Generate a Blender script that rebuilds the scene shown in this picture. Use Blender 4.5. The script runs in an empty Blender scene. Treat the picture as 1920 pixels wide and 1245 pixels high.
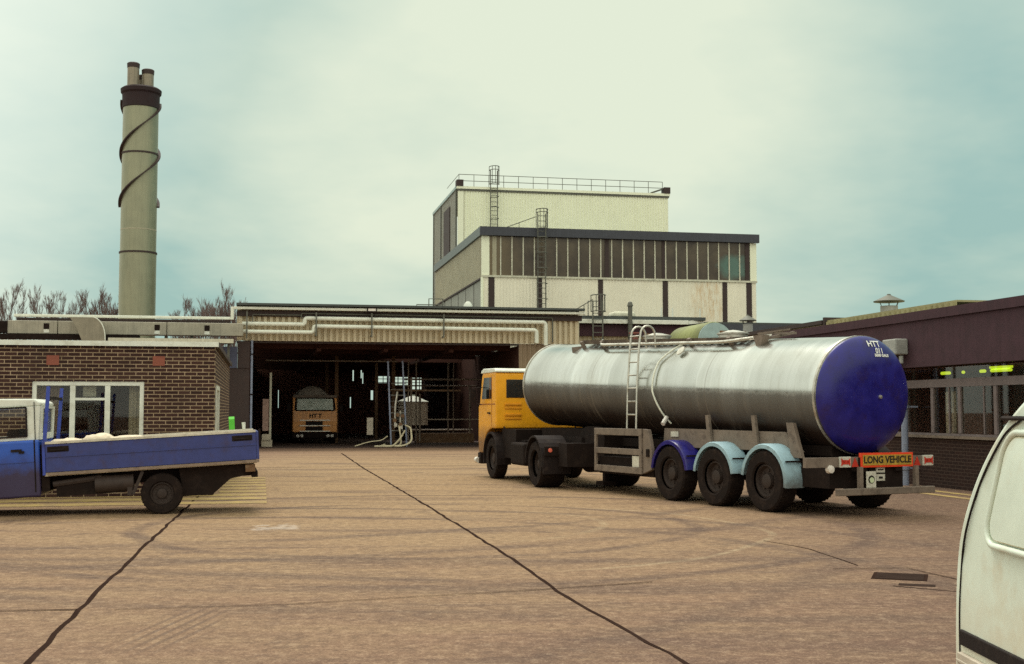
import bpy, math, random
from mathutils import Vector, Matrix
R_ = math.radians
PI = math.pi
sc = bpy.context.scene
col = sc.collection
random.seed(7)

# ------------------------------------------------------------------ helpers
class MB:
    def __init__(s): s.v = []; s.f = []
    def add(s, vs, fs):
        n = len(s.v); s.v += [tuple(v) for v in vs]; s.f += [tuple(i + n for i in f) for f in fs]; return s
    def box(s, x0, x1, y0, y1, z0, z1):
        return s.add([(x0,y0,z0),(x1,y0,z0),(x1,y1,z0),(x0,y1,z0),(x0,y0,z1),(x1,y0,z1),(x1,y1,z1),(x0,y1,z1)],
                     [(0,3,2,1),(4,5,6,7),(0,1,5,4),(1,2,6,5),(2,3,7,6),(3,0,4,7)])
    def bar(s, p, q, w, h, up=(0,0,1)):
        p, q = Vector(p), Vector(q); d = (q-p).normalized(); u = Vector(up)
        if abs(d.dot(u)) > .97: u = Vector((0,1,0)) if abs(d.y) < .9 else Vector((1,0,0))
        r = d.cross(u).normalized(); u = r.cross(d)
        vs = []
        for c in (p, q):
            for a, b in ((-1,-1),(1,-1),(1,1),(-1,1)): vs.append(c + r*a*w/2 + u*b*h/2)
        return s.add(vs, [(0,1,2,3),(7,6,5,4),(0,4,5,1),(1,5,6,2),(2,6,7,3),(3,7,4,0)])
    def tube(s, pts, r, n=8, closed=False):
        pts = [Vector(p) for p in pts]; m = len(pts); rs = r if isinstance(r, (list, tuple)) else [r]*m
        up = None; vs = []
        for i in range(m):
            a = pts[(i-1) % m] if (closed or i) else pts[0]; b = pts[(i+1) % m] if (closed or i < m-1) else pts[-1]
            d = (b-a).normalized()
            if up is None: up = Vector((0,0,1)) if abs(d.z) < .9 else Vector((1,0,0))
            x = d.cross(up).normalized(); up = x.cross(d).normalized()
            for k in range(n):
                t = 2*PI*k/n; vs.append(pts[i] + (x*math.cos(t) + up*math.sin(t))*rs[i])
        fs = []
        for i in range(m if closed else m-1):
            j = (i+1) % m
            for k in range(n): l = (k+1) % n; fs.append((i*n+k, i*n+l, j*n+l, j*n+k))
        if not closed: fs.append(tuple(range(n))[::-1]); fs.append(tuple((m-1)*n+k for k in range(n)))
        return s.add(vs, fs)
    def lathe(s, prof, o=(0,0,0), ax='z', n=32, cap=True, a0=0, a1=2*PI):
        full = abs(a1-a0-2*PI) < 1e-6; k_ = n if full else n+1; vs = []
        for r, h in prof:
            for k in range(k_):
                t = a0 + (a1-a0)*k/n; c, q = r*math.cos(t), r*math.sin(t)
                p = (c, q, h) if ax == 'z' else ((h, c, q) if ax == 'x' else (q, h, c))
                vs.append((p[0]+o[0], p[1]+o[1], p[2]+o[2]))
        fs = []
        for i in range(len(prof)-1):
            for k in range(n):
                l = (k+1) % k_; fs.append((i*k_+k, i*k_+l, (i+1)*k_+l, (i+1)*k_+k))
        if cap and full:
            if prof[0][0] > 1e-4: fs.append(tuple(range(k_))[::-1])
            if prof[-1][0] > 1e-4: fs.append(tuple((len(prof)-1)*k_+k for k in range(k_)))
        return s.add(vs, fs)
    def prism(s, poly, ax, a, b):
        n = len(poly); vs = []
        for h in (a, b):
            for p in poly: vs.append((p[0], h, p[1]) if ax == 'y' else ((h, p[0], p[1]) if ax == 'x' else (p[0], p[1], h)))
        return s.add(vs, [tuple(range(n)), tuple(range(n, 2*n))[::-1]] + [(i, i+n, (i+1) % n + n, (i+1) % n) for i in range(n)])
    def wave(s, o, d, L, up, H, nrm, pitch, dep, trap=True):
        """corrugated sheet from o along d (length L), height H along up, ribs bulging along nrm"""
        o, d, up, nrm = Vector(o), Vector(d), Vector(up), Vector(nrm); k = max(1, int(round(L/pitch))); p = L/k; vs = []
        ts = ((0,0),(.3,0),(.42,1),(.88,1)) if trap else ((0,.0),(.125,.15),(.25,.5),(.375,.85),(.5,1),(.625,.85),(.75,.5),(.875,.15))
        row = [(i*p + t*p, q*dep) for i in range(k) for t, q in ts] + [(L, 0)]
        for h in (0, H):
            for t, q in row: vs.append(o + d*t + nrm*q + up*h)
        m = len(row)
        return s.add(vs, [(i, i+1, m+i+1, m+i) for i in range(m-1)])
    def xf(s, M): s.v = [tuple(M @ Vector(v)) for v in s.v]; return s
    def build(s, name, mat, parent=None, smooth=None, bevel=0, seg=2, subsurf=0):
        me = bpy.data.meshes.new(name); me.from_pydata(s.v, [], s.f); me.validate(); me.update()
        import bmesh
        bm = bmesh.new(); bm.from_mesh(me); bmesh.ops.recalc_face_normals(bm, faces=bm.faces); bm.to_mesh(me); bm.free()
        if mat: me.materials.append(mat)
        if smooth:
            for p in me.polygons: p.use_smooth = True
            if smooth != 'all':
                me.set_sharp_from_angle(angle=R_(smooth if smooth is not True else 35))
        o = bpy.data.objects.new(name, me); col.objects.link(o); o.parent = parent
        if bevel:
            b = o.modifiers.new('bevel', 'BEVEL'); b.width = bevel; b.segments = seg; b.limit_method = 'ANGLE'; b.angle_limit = R_(35)
        if subsurf:
            b = o.modifiers.new('sub', 'SUBSURF'); b.levels = subsurf; b.render_levels = subsurf
        return o

def tag(o, label, cat, group=None, kind=None):
    if label: o['label'] = label
    if cat: o['category'] = cat
    if group: o['group'] = group
    if kind: o['kind'] = kind
    return o
def thing(name, label, cat, loc=(0,0,0), rz=0, ry=0, group=None):
    o = bpy.data.objects.new(name, None); col.objects.link(o); o.empty_display_size = .3
    o.location = loc; o.rotation_euler = (0, R_(ry), R_(rz)); return tag(o, label, cat, group)
def dup(o, parent, loc=None, rz=None):
    c = o.copy(); col.objects.link(c); c.parent = parent
    if loc is not None: c.location = loc
    if rz is not None: c.rotation_euler = (0, 0, rz)
    for ch in o.children: dup(ch, c)
    return c
def letters(name, txt, size, mat, parent, M, bold=.0, ext=.003, sx=1):
    cu = bpy.data.curves.new(name, 'FONT'); cu.body = txt; cu.size = size; cu.align_x = 'CENTER'; cu.align_y = 'CENTER'
    cu.extrude = ext; cu.offset = bold
    t = bpy.data.objects.new(name, cu); col.objects.link(t)
    dg = bpy.context.evaluated_depsgraph_get(); me = bpy.data.meshes.new_from_object(t.evaluated_get(dg))
    bpy.data.objects.remove(t); me.transform(M @ Matrix.Diagonal((sx, 1, 1, 1))); me.materials.clear(); me.materials.append(mat)
    o = bpy.data.objects.new(name, me); col.objects.link(o); o.parent = parent; return o
def bas(o, x, y):   # matrix with text x axis, text y axis and origin
    x, y = Vector(x).normalized(), Vector(y).normalized(); z = x.cross(y)
    return Matrix(((x.x,y.x,z.x,o[0]),(x.y,y.y,z.y,o[1]),(x.z,y.z,z.z,o[2]),(0,0,0,1)))

# ------------------------------------------------------------------ materials
class NT:
    def __init__(s, name):
        s.m = bpy.data.materials.new(name); s.m.use_nodes = True; s.n = s.m.node_tree.nodes; s.l = s.m.node_tree.links
        s.b = s.n['Principled BSDF']; s.tc = s.n.new('ShaderNodeTexCoord').outputs['Object']
    def new(s, t, **kw):
        o = s.n.new(t)
        for k, v in kw.items(): setattr(o, k, v)
        return o
    def put(s, sock, v):
        if isinstance(v, bpy.types.NodeSocket): s.l.new(v, sock)
        elif isinstance(v, (tuple, list)) and len(v) == 3 and len(sock.default_value) == 4: sock.default_value = (*v, 1)
        else: sock.default_value = v
    def math(s, op, a, b=0, c=0, clamp=False):
        o = s.new('ShaderNodeMath', operation=op, use_clamp=clamp); s.put(o.inputs[0], a); s.put(o.inputs[1], b); s.put(o.inputs[2], c); return o.outputs[0]
    def mix(s, f, a, b, blend='MIX'):
        o = s.new('ShaderNodeMix', data_type='RGBA', blend_type=blend); s.put(o.inputs[0], f); s.put(o.inputs[6], a); s.put(o.inputs[7], b); return o.outputs[2]
    def noise(s, scale, detail=4, rough=.6, vec=None, sc=(1,1,1), dist=0):
        mp = s.new('ShaderNodeMapping'); s.put(mp.inputs[0], vec or s.tc); mp.inputs['Scale'].default_value = sc
        o = s.new('ShaderNodeTexNoise'); s.l.new(mp.outputs[0], o.inputs['Vector'])
        o.inputs['Scale'].default_value = scale; o.inputs['Detail'].default_value = detail; o.inputs['Roughness'].default_value = rough; o.inputs['Distortion'].default_value = dist
        return o.outputs['Fac']
    def ramp(s, f, a, b, lo=0., hi=1.):
        o = s.new('ShaderNodeMapRange', clamp=True); s.put(o.inputs[0], f)
        for i, v in ((1,a),(2,b),(3,lo),(4,hi)): s.put(o.inputs[i], v)
        return o.outputs[0]
    def xyz(s, vec=None):
        o = s.new('ShaderNodeSeparateXYZ'); s.put(o.inputs[0], vec or s.tc); return o.outputs
    def bump(s, h, st=.3, d=.02):
        o = s.new('ShaderNodeBump'); s.put(o.inputs['Height'], h); o.inputs['Strength'].default_value = st; o.inputs['Distance'].default_value = d
        s.l.new(o.outputs[0], s.b.inputs['Normal'])
    def fin(s, c=None, rough=None, metal=None, spec=None):
        if c is not None: s.put(s.b.inputs['Base Color'], c)
        if rough is not None: s.put(s.b.inputs['Roughness'], rough)
        if metal is not None: s.put(s.b.inputs['Metallic'], metal)
        if spec is not None: s.put(s.b.inputs['Specular IOR Level'], spec)
        return s.m
def sub(c, k): return tuple(min(1, x*k) for x in c)
def mat(name, c, rough=.6, metal=0, var=.18, scale=4, bump=0, bs=60, grime=None, gscale=6, dirt_or_tone=None, streak=0, spec=.4):
    """painted or raw surface: blotchy tone, optional grime spots, soiled or darker tone below dirt=(colour, z_lo, z_hi), vertical streaks"""
    t = NT(name); n = t.noise(scale, 5)
    c1 = t.mix(t.ramp(n, .3, .7), sub(c, 1-var), sub(c, 1+var))
    if streak: c1 = t.mix(t.ramp(t.noise(5, 4, .7, sc=(3,3,.12)), .48, .75, 0, streak), c1, sub(c, .35))
    if grime: c1 = t.mix(t.ramp(t.noise(gscale, 6, .7), .5, .72, 0, .75), c1, grime)
    if dirt_or_tone:
        z = t.math('ADD', t.xyz()[2], t.math('MULTIPLY', t.math('SUBTRACT', t.noise(7, 5, .65), .5), (dirt_or_tone[2]-dirt_or_tone[1])*.9))
        c1 = t.mix(t.ramp(z, dirt_or_tone[2], dirt_or_tone[1], 0, .92), c1, dirt_or_tone[0])
    if bump: t.bump(t.noise(bs, 3), bump, .01)
    r = t.ramp(n, .3, .7, max(.02, rough-.08), min(1, rough+.1))
    return t.fin(c1, r, metal, spec)

M = {}
M['black'] = mat('black_rubber', (.016,.010,.009), .75, grime=(.045,.03,.023), gscale=9, spec=.2)
M['tyre'] = mat('tyre', (.017,.011,.009), .9, grime=(.048,.031,.023), gscale=7, bump=.3, spec=.15)
M['rim'] = mat('rim', (.045,.030,.024), .7, .1, grime=(.02,.013,.011))
M['chassis'] = mat('chassis', (.016,.010,.008), .9, grime=(.034,.022,.017), spec=.15)
M['white'] = mat('white_paint', (.74,.76,.66), .5, var=.08, grime=(.45,.42,.33), gscale=3)
M['whitepipe'] = mat('white_lagging', (.78,.80,.68), .55, var=.08, streak=.35)
M['cream'] = mat('cream_trim', (.62,.60,.46), .6, streak=.4)
M['dark'] = mat('dark_brown_paint', (.05,.032,.028), .7, streak=.3)
M['slate'] = mat('dark_blue_grey_fascia', (.055,.058,.07), .55, streak=.35)
M['roofgrey'] = mat('roof_felt', (.075,.085,.08), .85)
M['steel'] = mat('galvanised_steel', (.22,.21,.18), .5, .5, grime=(.10,.07,.05))
M['ladder'] = mat('grey_green_steel', (.13,.13,.105), .6, .3)
M['alu'] = mat('aluminium', (.55,.53,.46), .4, .8, grime=(.2,.16,.11))
M['glass'] = mat('dark_glass', (.012,.012,.012), .06, var=.3, scale=1, spec=.5)
M['orange'] = mat('orange_cab_paint', (.88,.39,.006), .38, var=.08, dirt_or_tone=((.20,.09,.02), .90, 1.42), spec=.5)
M['orange_dull'] = mat('dull_orange_cab_paint', (.92,.42,.14), .4, var=.12, grime=(.5,.24,.1))
M['navy'] = mat('navy_paint', (.016,.013,.165), .30, var=.25, grime=(.028,.012,.05), gscale=3, spec=.45)
M['cyan'] = mat('pale_blue_mudguard_paint', (.31,.46,.52), .6, var=.12, grime=(.17,.22,.22), gscale=8, dirt_or_tone=((.09,.075,.065), .35, .75))
M['beige'] = mat('beige_grey_frame', (.20,.155,.12), .7, grime=(.07,.05,.04), gscale=6)
M['red'] = mat('red_lens', (.55,.05,.03), .3)
M['lens'] = mat('clear_lens', (.75,.70,.62), .2)
M['sign_red'] = mat('sign_red', (.85,.075,.02), .5, var=.08)
M['sign_yellow'] = mat('sign_yellow', (.50,.32,.05), .5, grime=(.18,.12,.03), gscale=30)
M['ink'] = mat('black_ink', (.02,.016,.012), .7)
M['plate'] = mat('white_plate', (.62,.60,.50), .5, grime=(.3,.25,.18), gscale=20)
M['blue'] = mat('blue_pickup_paint', (.038,.050,.185), .5, var=.14, scale=6, grime=(.05,.036,.085), gscale=5)
M['bluecab'] = mat('blue_cab_paint', (.03,.10,.46), .3, var=.08, dirt_or_tone=((.040,.022,.034), .78, 1.16))  # purple-brown tone over the lower part of the cab
M['blueframe'] = mat('blue_frame_paint', (.04,.07,.36), .5, grime=(.03,.03,.1))
M['sack'] = mat('pale_sack', (.70,.60,.45), .9, bump=.9, bs=9, grime=(.45,.36,.25))
M['board'] = mat('pale_board', (.55,.48,.36), .8, grime=(.3,.24,.17))
M['green'] = mat('green_carton', (.10,.52,.04), .5, var=.05)
M['van'] = mat('off_white_van_paint', (.72,.79,.67), .34, var=.04, grime=(.62,.54,.38), gscale=2.2, dirt_or_tone=((.62,.52,.38), .15, .9), spec=.5)
M['vandirt'] = mat('grimy_van_seal', (.62,.57,.40), .7, grime=(.36,.29,.15), gscale=10)
M['bumper'] = mat('beige_plastic_bumper', (.50,.43,.34), .6)
M['timber'] = mat('dark_bark', (.19,.14,.125), .95, spec=.1)
M['doorlight'] = mat('pinkish_doorway_daylight', (.45,.30,.24), .8, grime=(.2,.12,.1))
M['hose'] = mat('pale_milk_hose', (.62,.54,.36), .5)
M['bluepipe'] = mat('pale_blue_pipe', (.26,.30,.40), .55, grime=(.12,.10,.11), gscale=8)
M['hopper'] = mat('grey_hopper', (.34,.34,.31), .8, var=.2, bump=.4, bs=25)
M['interior'] = mat('red_brown_interior', (.25,.115,.085), .95, spec=.1)  # even red-brown tone chosen for the interiors
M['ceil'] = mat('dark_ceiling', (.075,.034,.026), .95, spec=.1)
M['fascia'] = mat('purple_brown_fascia', (.066,.034,.042), .8, streak=.3, spec=.2)
M['frame'] = mat('grey_window_frame', (.19,.15,.145), .7)
M['blind'] = mat('pale_blind', (.42,.34,.26), .9)
M['tankend'] = mat('pale_green_panel', (.36,.47,.45), .6)
M['storage'] = mat('grey_storage_tank', (.75,.66,.52), .6, streak=.4)
M['duct'] = mat('galvanised_duct', (.37,.345,.265), .55, .25, var=.15, streak=.45)
M['parside'] = mat('grey_green_parapet_side', (.16,.19,.18), .6, streak=.3)
M['bluegrey'] = mat('blue_grey_cladding', (.085,.095,.15), .7)
M['airbrick'] = mat('red_air_brick', (.26,.085,.055), .9)
M['mirror'] = mat('mirror', (.6,.6,.6), .05, 1)
M['iron'] = mat('cast_iron', (.045,.030,.025), 1, bump=.6, bs=25, spec=0)
M['rust'] = mat('rusty_steel', (.16,.085,.04), .8, grime=(.3,.22,.14))
M['curtain'] = mat('cream_curtain', (.40,.34,.25), .9)

def brick(name, axis):
    t = NT(name); x, y, z = t.xyz(); cb = t.new('ShaderNodeCombineXYZ'); t.put(cb.inputs[0], y if axis == 'y' else x); t.put(cb.inputs[1], z)
    b = t.new('ShaderNodeTexBrick', offset=.5, squash=1); t.l.new(cb.outputs[0], b.inputs['Vector'])
    for k, v in (('Scale', 1), ('Mortar Size', .0095), ('Mortar Smooth', .25), ('Bias', 0), ('Brick Width', .236), ('Row Height', .075)): b.inputs[k].default_value = v
    b.inputs['Color1'].default_value = (.033,.014,.012,1); b.inputs['Color2'].default_value = (.066,.030,.023,1)
    mo = t.mix(t.ramp(t.noise(2.5, 5, .7), .35, .65), (.24,.17,.10), (.46,.34,.22)); t.l.new(mo, b.inputs['Mortar'])
    c = t.mix(t.ramp(t.noise(1.1, 5), .45, .75, 0, .5), b.outputs['Color'], (.045,.028,.022))
    t.bump(t.math('SUBTRACT', t.math('MULTIPLY', t.noise(60, 3), .4), b.outputs['Fac']), .5, .012)
    return t.fin(c, .88, 0, .25)
M['brickx'] = brick('brown_brick_front', 'x'); M['bricky'] = brick('brown_brick_side', 'y')
def dark_brick():
    t = NT('dark_mortar_brick'); x, y, z = t.xyz(); cb = t.new('ShaderNodeCombineXYZ'); t.put(cb.inputs[0], y); t.put(cb.inputs[1], z)
    b = t.new('ShaderNodeTexBrick'); t.l.new(cb.outputs[0], b.inputs['Vector'])
    for k, v in (('Scale', 1), ('Mortar Size', .008), ('Brick Width', .225), ('Row Height', .075)): b.inputs[k].default_value = v
    b.inputs['Color1'].default_value = (.040,.020,.016,1); b.inputs['Color2'].default_value = (.028,.015,.013,1); b.inputs['Mortar'].default_value = (.075,.05,.04,1)  # dark brown bricks with dark mortar
    return t.fin(b.outputs['Color'], .9, 0, .2)
M['brickr'] = dark_brick()

def clad(name, c, rust=None, var=.1, st=.42):
    t = NT(name); n = t.noise(.9, 5); c1 = t.mix(t.ramp(n, .3, .7), sub(c, 1-var), sub(c, 1+var))
    c1 = t.mix(t.ramp(t.noise(2.2, 5, .7, sc=(3,3,.1)), .5, .78, 0, st), c1, (c[0]*.62, c[1]*.52, c[2]*.36))
    x, y, z = t.xyz()
    # the sheets lap once: a fine grubby line
    if rust:
        d = t.math('ADD', t.math('POWER', t.math('MULTIPLY', t.math('SUBTRACT', x, rust[0]), 1/rust[2]), 2), t.math('POWER', t.math('MULTIPLY', t.math('SUBTRACT', z, rust[1]), 1/rust[3]), 2))
        m = t.math('MULTIPLY', t.ramp(d, 0, 1, 1, 0), t.ramp(t.noise(2.4, 6, .75, sc=(2,2,.5)), .42, .68))
        c1 = t.mix(t.math('MULTIPLY', m, .75), c1, (.55,.27,.05))
    return t.fin(c1, .6, 0, .3)
M['cladwhite'] = clad('cream_white_cladding', (.90,.92,.70), var=.03, st=.14)
M['cladrust'] = clad('cream_cladding_with_rust', (.88,.83,.66), (14.6, 8.7, 1.5, 2.2), var=.05, st=.3)
M['cladgrey'] = clad('grey_beige_cladding', (.40,.37,.26))
M['cladside'] = clad('grey_side_cladding', (.30,.30,.25))
M['cladbay'] = clad('pale_beige_corrugated', (.60,.52,.36))
M['cladbrown'] = clad('brown_corrugated', (.27,.20,.13))
M['cladgreen'] = clad('mossy_corrugated', (.21,.23,.085), var=.3)
M['cladroof'] = clad('lichen_roof', (.34,.30,.15), var=.2)
M['chim'] = mat('galvanised_chimney', (.30,.30,.20), .42, .55, var=.14, scale=1.2, streak=.3)
M['flue'] = mat('sooty_flue', (.30,.26,.19), .5, .4, streak=.6)

def glazing():
    t = NT('works_glazing'); x, y, z = t.xyz()
    n = t.noise(.5, 5, .6, sc=(1,1,1.3))
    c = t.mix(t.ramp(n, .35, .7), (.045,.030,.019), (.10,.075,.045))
    top = t.math('MULTIPLY', t.ramp(z, 11.2, 12.2), t.ramp(t.noise(.35, 4), .4, .6)); c = t.mix(t.math('MULTIPLY', top, .7), c, (.20,.165,.10))  # paler top of the panes: a reflection painted into the colour
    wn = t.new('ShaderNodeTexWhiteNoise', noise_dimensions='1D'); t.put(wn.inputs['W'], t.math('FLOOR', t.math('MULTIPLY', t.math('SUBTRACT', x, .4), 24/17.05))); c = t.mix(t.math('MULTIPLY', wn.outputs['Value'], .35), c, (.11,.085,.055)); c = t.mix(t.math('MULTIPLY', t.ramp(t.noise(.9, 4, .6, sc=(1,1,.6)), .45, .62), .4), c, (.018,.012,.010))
    left = t.ramp(x, 2.6, .6); c = t.mix(t.math('MULTIPLY', left, .6), c, (.24,.18,.09))  # paler left end, likewise a painted reflection
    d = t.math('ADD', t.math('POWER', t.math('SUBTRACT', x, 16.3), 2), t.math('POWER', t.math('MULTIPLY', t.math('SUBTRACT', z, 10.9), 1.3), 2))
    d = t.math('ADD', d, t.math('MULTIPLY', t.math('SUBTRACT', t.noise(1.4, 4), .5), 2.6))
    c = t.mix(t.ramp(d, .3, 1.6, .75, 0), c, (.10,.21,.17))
    return t.fin(c, .22, 0, .35)
M['glazing'] = glazing()
def bright_glass():
    t = NT('painted_sky_windscreen'); c = t.mix(t.ramp(t.noise(4, 5), .3, .7), (.50,.58,.50), (.85,.92,.82)); return t.fin(c, .15, 0, .5)  # pale base colour stands for bright sky reflected in the windscreen
M['screen'] = bright_glass()
def clear():
    m = bpy.data.materials.new('window_glass'); m.use_nodes = True; n, l = m.node_tree.nodes, m.node_tree.links; n.clear()
    o = n.new('ShaderNodeOutputMaterial'); mx = n.new('ShaderNodeMixShader'); a = n.new('ShaderNodeBsdfTransparent'); b = n.new('ShaderNodeBsdfGlossy')
    fr = n.new('ShaderNodeLayerWeight'); fr.inputs[0].default_value = .5; pw = n.new('ShaderNodeMath'); pw.operation = 'POWER'; pw.inputs[1].default_value = 4.5; l.new(fr.outputs['Facing'], pw.inputs[0]); sc_ = n.new('ShaderNodeMath'); sc_.operation = 'MULTIPLY_ADD'; sc_.inputs[1].default_value = .75; sc_.inputs[2].default_value = .03; l.new(pw.outputs[0], sc_.inputs[0]); a.inputs[0].default_value = (.84,.85,.82,1); b.inputs['Roughness'].default_value = .02
    l.new(sc_.outputs[0], mx.inputs[0]); l.new(a.outputs[0], mx.inputs[1]); l.new(b.outputs[0], mx.inputs[2]); l.new(mx.outputs[0], o.inputs[0]); return m
M['clear'] = clear()
def glow(name, c, s):
    t = NT(name); t.b.inputs['Base Color'].default_value = (*c, 1); t.b.inputs['Emission Color'].default_value = (*c, 1); t.b.inputs['Emission Strength'].default_value = s; return t.m
M['tubelight'] = glow('lit_fluorescent_tube', (.62,.80,.03), 1.1)

def tank_metal():
    t = NT('stainless_tank'); x, y, z = t.xyz()
    rings = t.noise(.55, 3, .6, sc=(2.2,.02,.02)); fine = t.noise(3.2, 4, .7, sc=(2.,.04,.04))
    c = t.mix(t.ramp(rings, .35, .65), (.50,.50,.45), (.70,.71,.66))
    c = t.mix(t.ramp(fine, .55, .75, 0, .25), c, (.92,.92,.88))
    c = t.mix(t.ramp(t.noise(2, 6, .7, sc=(1,1,.35)), .5, .75, 0, .4), c, (.32,.28,.21))
    pan = t.new('ShaderNodeTexWhiteNoise', noise_dimensions='1D'); t.put(pan.inputs['W'], t.math('FLOOR', t.math('MULTIPLY', t.math('ADD', x, .9), .62))); c = t.mix(t.math('MULTIPLY', pan.outputs['Value'], .30), c, (.34,.345,.31))
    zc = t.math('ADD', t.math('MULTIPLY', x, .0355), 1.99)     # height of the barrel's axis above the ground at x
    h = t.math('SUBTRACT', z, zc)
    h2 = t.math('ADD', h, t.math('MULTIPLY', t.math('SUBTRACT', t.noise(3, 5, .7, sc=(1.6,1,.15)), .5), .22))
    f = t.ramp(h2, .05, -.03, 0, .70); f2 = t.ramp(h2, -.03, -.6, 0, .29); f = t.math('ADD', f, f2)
    c = t.mix(f, c, (.026,.015,.011))  # lower half darkened in colour to stand for the barrel's dark ground reflection
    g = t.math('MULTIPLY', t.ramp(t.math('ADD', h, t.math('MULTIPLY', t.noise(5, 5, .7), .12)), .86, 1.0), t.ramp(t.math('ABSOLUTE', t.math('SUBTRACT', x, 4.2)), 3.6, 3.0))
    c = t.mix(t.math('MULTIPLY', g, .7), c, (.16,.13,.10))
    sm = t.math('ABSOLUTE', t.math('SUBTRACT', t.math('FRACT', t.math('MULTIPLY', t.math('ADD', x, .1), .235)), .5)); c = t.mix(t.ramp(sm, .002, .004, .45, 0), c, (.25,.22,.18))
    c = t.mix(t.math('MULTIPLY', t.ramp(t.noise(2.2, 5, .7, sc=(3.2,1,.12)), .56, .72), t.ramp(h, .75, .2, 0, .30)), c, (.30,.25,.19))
    r = t.math('ADD', t.math('ADD', t.ramp(rings, .35, .65, .12, .22), t.math('MULTIPLY', pan.outputs['Value'], .07)), t.math('MULTIPLY', f, .30))
    return t.fin(c, r, t.ramp(f, 0, .95, .95, .1), .2)
M['tank'] = tank_metal()

def ground_mat():
    t = NT('yard_concrete'); P = t.tc; x, y, z = t.xyz()
    mid = t.noise(.5, 6, .65); fine = t.noise(9, 6, .8); grit = t.noise(46, 4, .8); blot = t.noise(2.4, 6, .72)
    st = t.noise(1.0, 6, .72, sc=(.22,1.6,1), dist=.4); wob = t.noise(.25, 2, .5)
    c = t.mix(t.ramp(mid, .3, .7), (.178,.099,.074), (.240,.140,.098))
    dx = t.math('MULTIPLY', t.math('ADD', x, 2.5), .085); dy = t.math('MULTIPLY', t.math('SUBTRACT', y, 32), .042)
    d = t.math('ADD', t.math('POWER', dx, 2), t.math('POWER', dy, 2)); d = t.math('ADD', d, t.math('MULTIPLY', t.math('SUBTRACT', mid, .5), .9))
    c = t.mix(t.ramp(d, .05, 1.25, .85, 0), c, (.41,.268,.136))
    c = t.mix(t.ramp(st, .46, .66, 0, .4), c, (.35,.232,.135))
    c = t.mix(t.ramp(t.noise(.8, 6, .72, sc=(.16,1.1,1), dist=.8), .50, .66, 0, .65), c, (.120,.072,.056))
    c = t.mix(t.ramp(blot, .52, .72, 0, .45), c, (.125,.078,.062)); c = t.mix(t.ramp(blot, .46, .30, 0, .30), c, (.35,.24,.142))
    for cx, cy, r, w, k, cl in ((-1.2,17.6,4.75,.08,.55,(.46,.35,.22)), (-1.4,18.4,6.4,.22,.75,(.10,.062,.050)), (-1.4,18.4,4.1,.2,.7,(.10,.062,.050)), (-3.5,12,9.5,.25,.7,(.11,.07,.055)),
                            (-3.5,12,7.7,.22,.65,(.11,.07,.055)), (-9,30,17,.28,.6,(.11,.07,.055)), (-9,30,14.9,.25,.6,(.11,.07,.055)), (3,34,22,.3,.6,(.11,.07,.055)), (3,34,23.9,.3,.6,(.11,.07,.055)), (-1.6,18.6,3.0,.10,.4,(.44,.34,.21)),
                            (0,60,46,.3,.5,(.11,.07,.055)), (0,60,48.2,.3,.5,(.11,.07,.055)), (-14,22,19.5,.25,.5,(.11,.07,.055))):
        ex = t.math('POWER', t.math('SUBTRACT', x, cx), 2); ey = t.math('POWER', t.math('SUBTRACT', y, cy), 2)
        rr = t.math('ABSOLUTE', t.math('SUBTRACT', t.math('SQRT', t.math('ADD', ex, ey)), t.math('ADD', t.math('MULTIPLY', wob, .8), r-.4)))
        m = t.math('MULTIPLY', t.ramp(rr, w*.3, w, 1, 0), t.ramp(st, .34, .56, 0, k))
        if w <= .1: m = t.math('MULTIPLY', m, t.ramp(x, -.8, 1.6))
        c = t.mix(m, c, cl)
    # a set of scrubbed tyre ribs, oil drips and the spilt pale paint
    u = t.math('ADD', t.math('MULTIPLY', x, .93), t.math('MULTIPLY', y, -.10)); ribs = t.ramp(t.math('SINE', t.math('MULTIPLY', u, 62)), .0, .6)
    ex = t.math('MULTIPLY', t.math('ADD', x, 2.62), 2.6); ey = t.math('MULTIPLY', t.math('SUBTRACT', y, 9.8), .75); q = t.math('ADD', t.math('POWER', ex, 2), t.math('POWER', ey, 2))
    c = t.mix(t.math('MULTIPLY', t.math('MULTIPLY', ribs, t.ramp(q, .2, 1, .8, 0)), t.ramp(fine, .35, .6)), c, (.085,.052,.044))
    c = t.mix(t.ramp(t.noise(.9, 6, .75), .58, .70, 0, .65), c, (.095,.058,.047))
    ex = t.math('MULTIPLY', t.math('ADD', x, 3.45), 1.35); ey = t.math('MULTIPLY', t.math('SUBTRACT', y, 18.1), .85)
    q = t.math('ADD', t.math('ADD', t.math('POWER', ex, 2), t.math('POWER', ey, 2)), t.math('MULTIPLY', t.math('SUBTRACT', t.noise(2.6, 4, .7), .5), 1.7))
    c = t.mix(t.ramp(q, .05, .16, .6, 0), c, (.52,.43,.36))
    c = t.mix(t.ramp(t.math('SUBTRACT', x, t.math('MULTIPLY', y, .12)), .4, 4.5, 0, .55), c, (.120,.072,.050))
    c = t.mix(t.ramp(fine, .30, .55, .62, 0), c, (.055,.033,.026)); c = t.mix(t.ramp(fine, .52, .72, 0, .36), c, (.60,.45,.31))
    c = t.mix(t.ramp(grit, .30, .55, .55, 0), c, (.05,.03,.024)); c = t.mix(t.ramp(grit, .55, .72, 0, .40), c, (.64,.49,.35))
    t.bump(t.math('ADD', t.math('MULTIPLY', fine, .8), grit), .6, .012)
    return t.fin(c, t.ramp(mid, .3, .7, .82, .95), 0, .15)
M['ground'] = ground_mat()
M['joint'] = mat('tar_joint', (.034,.020,.016), 1, spec=0)
def marking():
    t = NT('worn_yellow_paint'); f = t.ramp(t.noise(2.6, 6, .75), .36, .62)
    return t.fin(t.mix(f, (.26,.175,.10), (.42,.30,.10)), .85, 0, .2)
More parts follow.
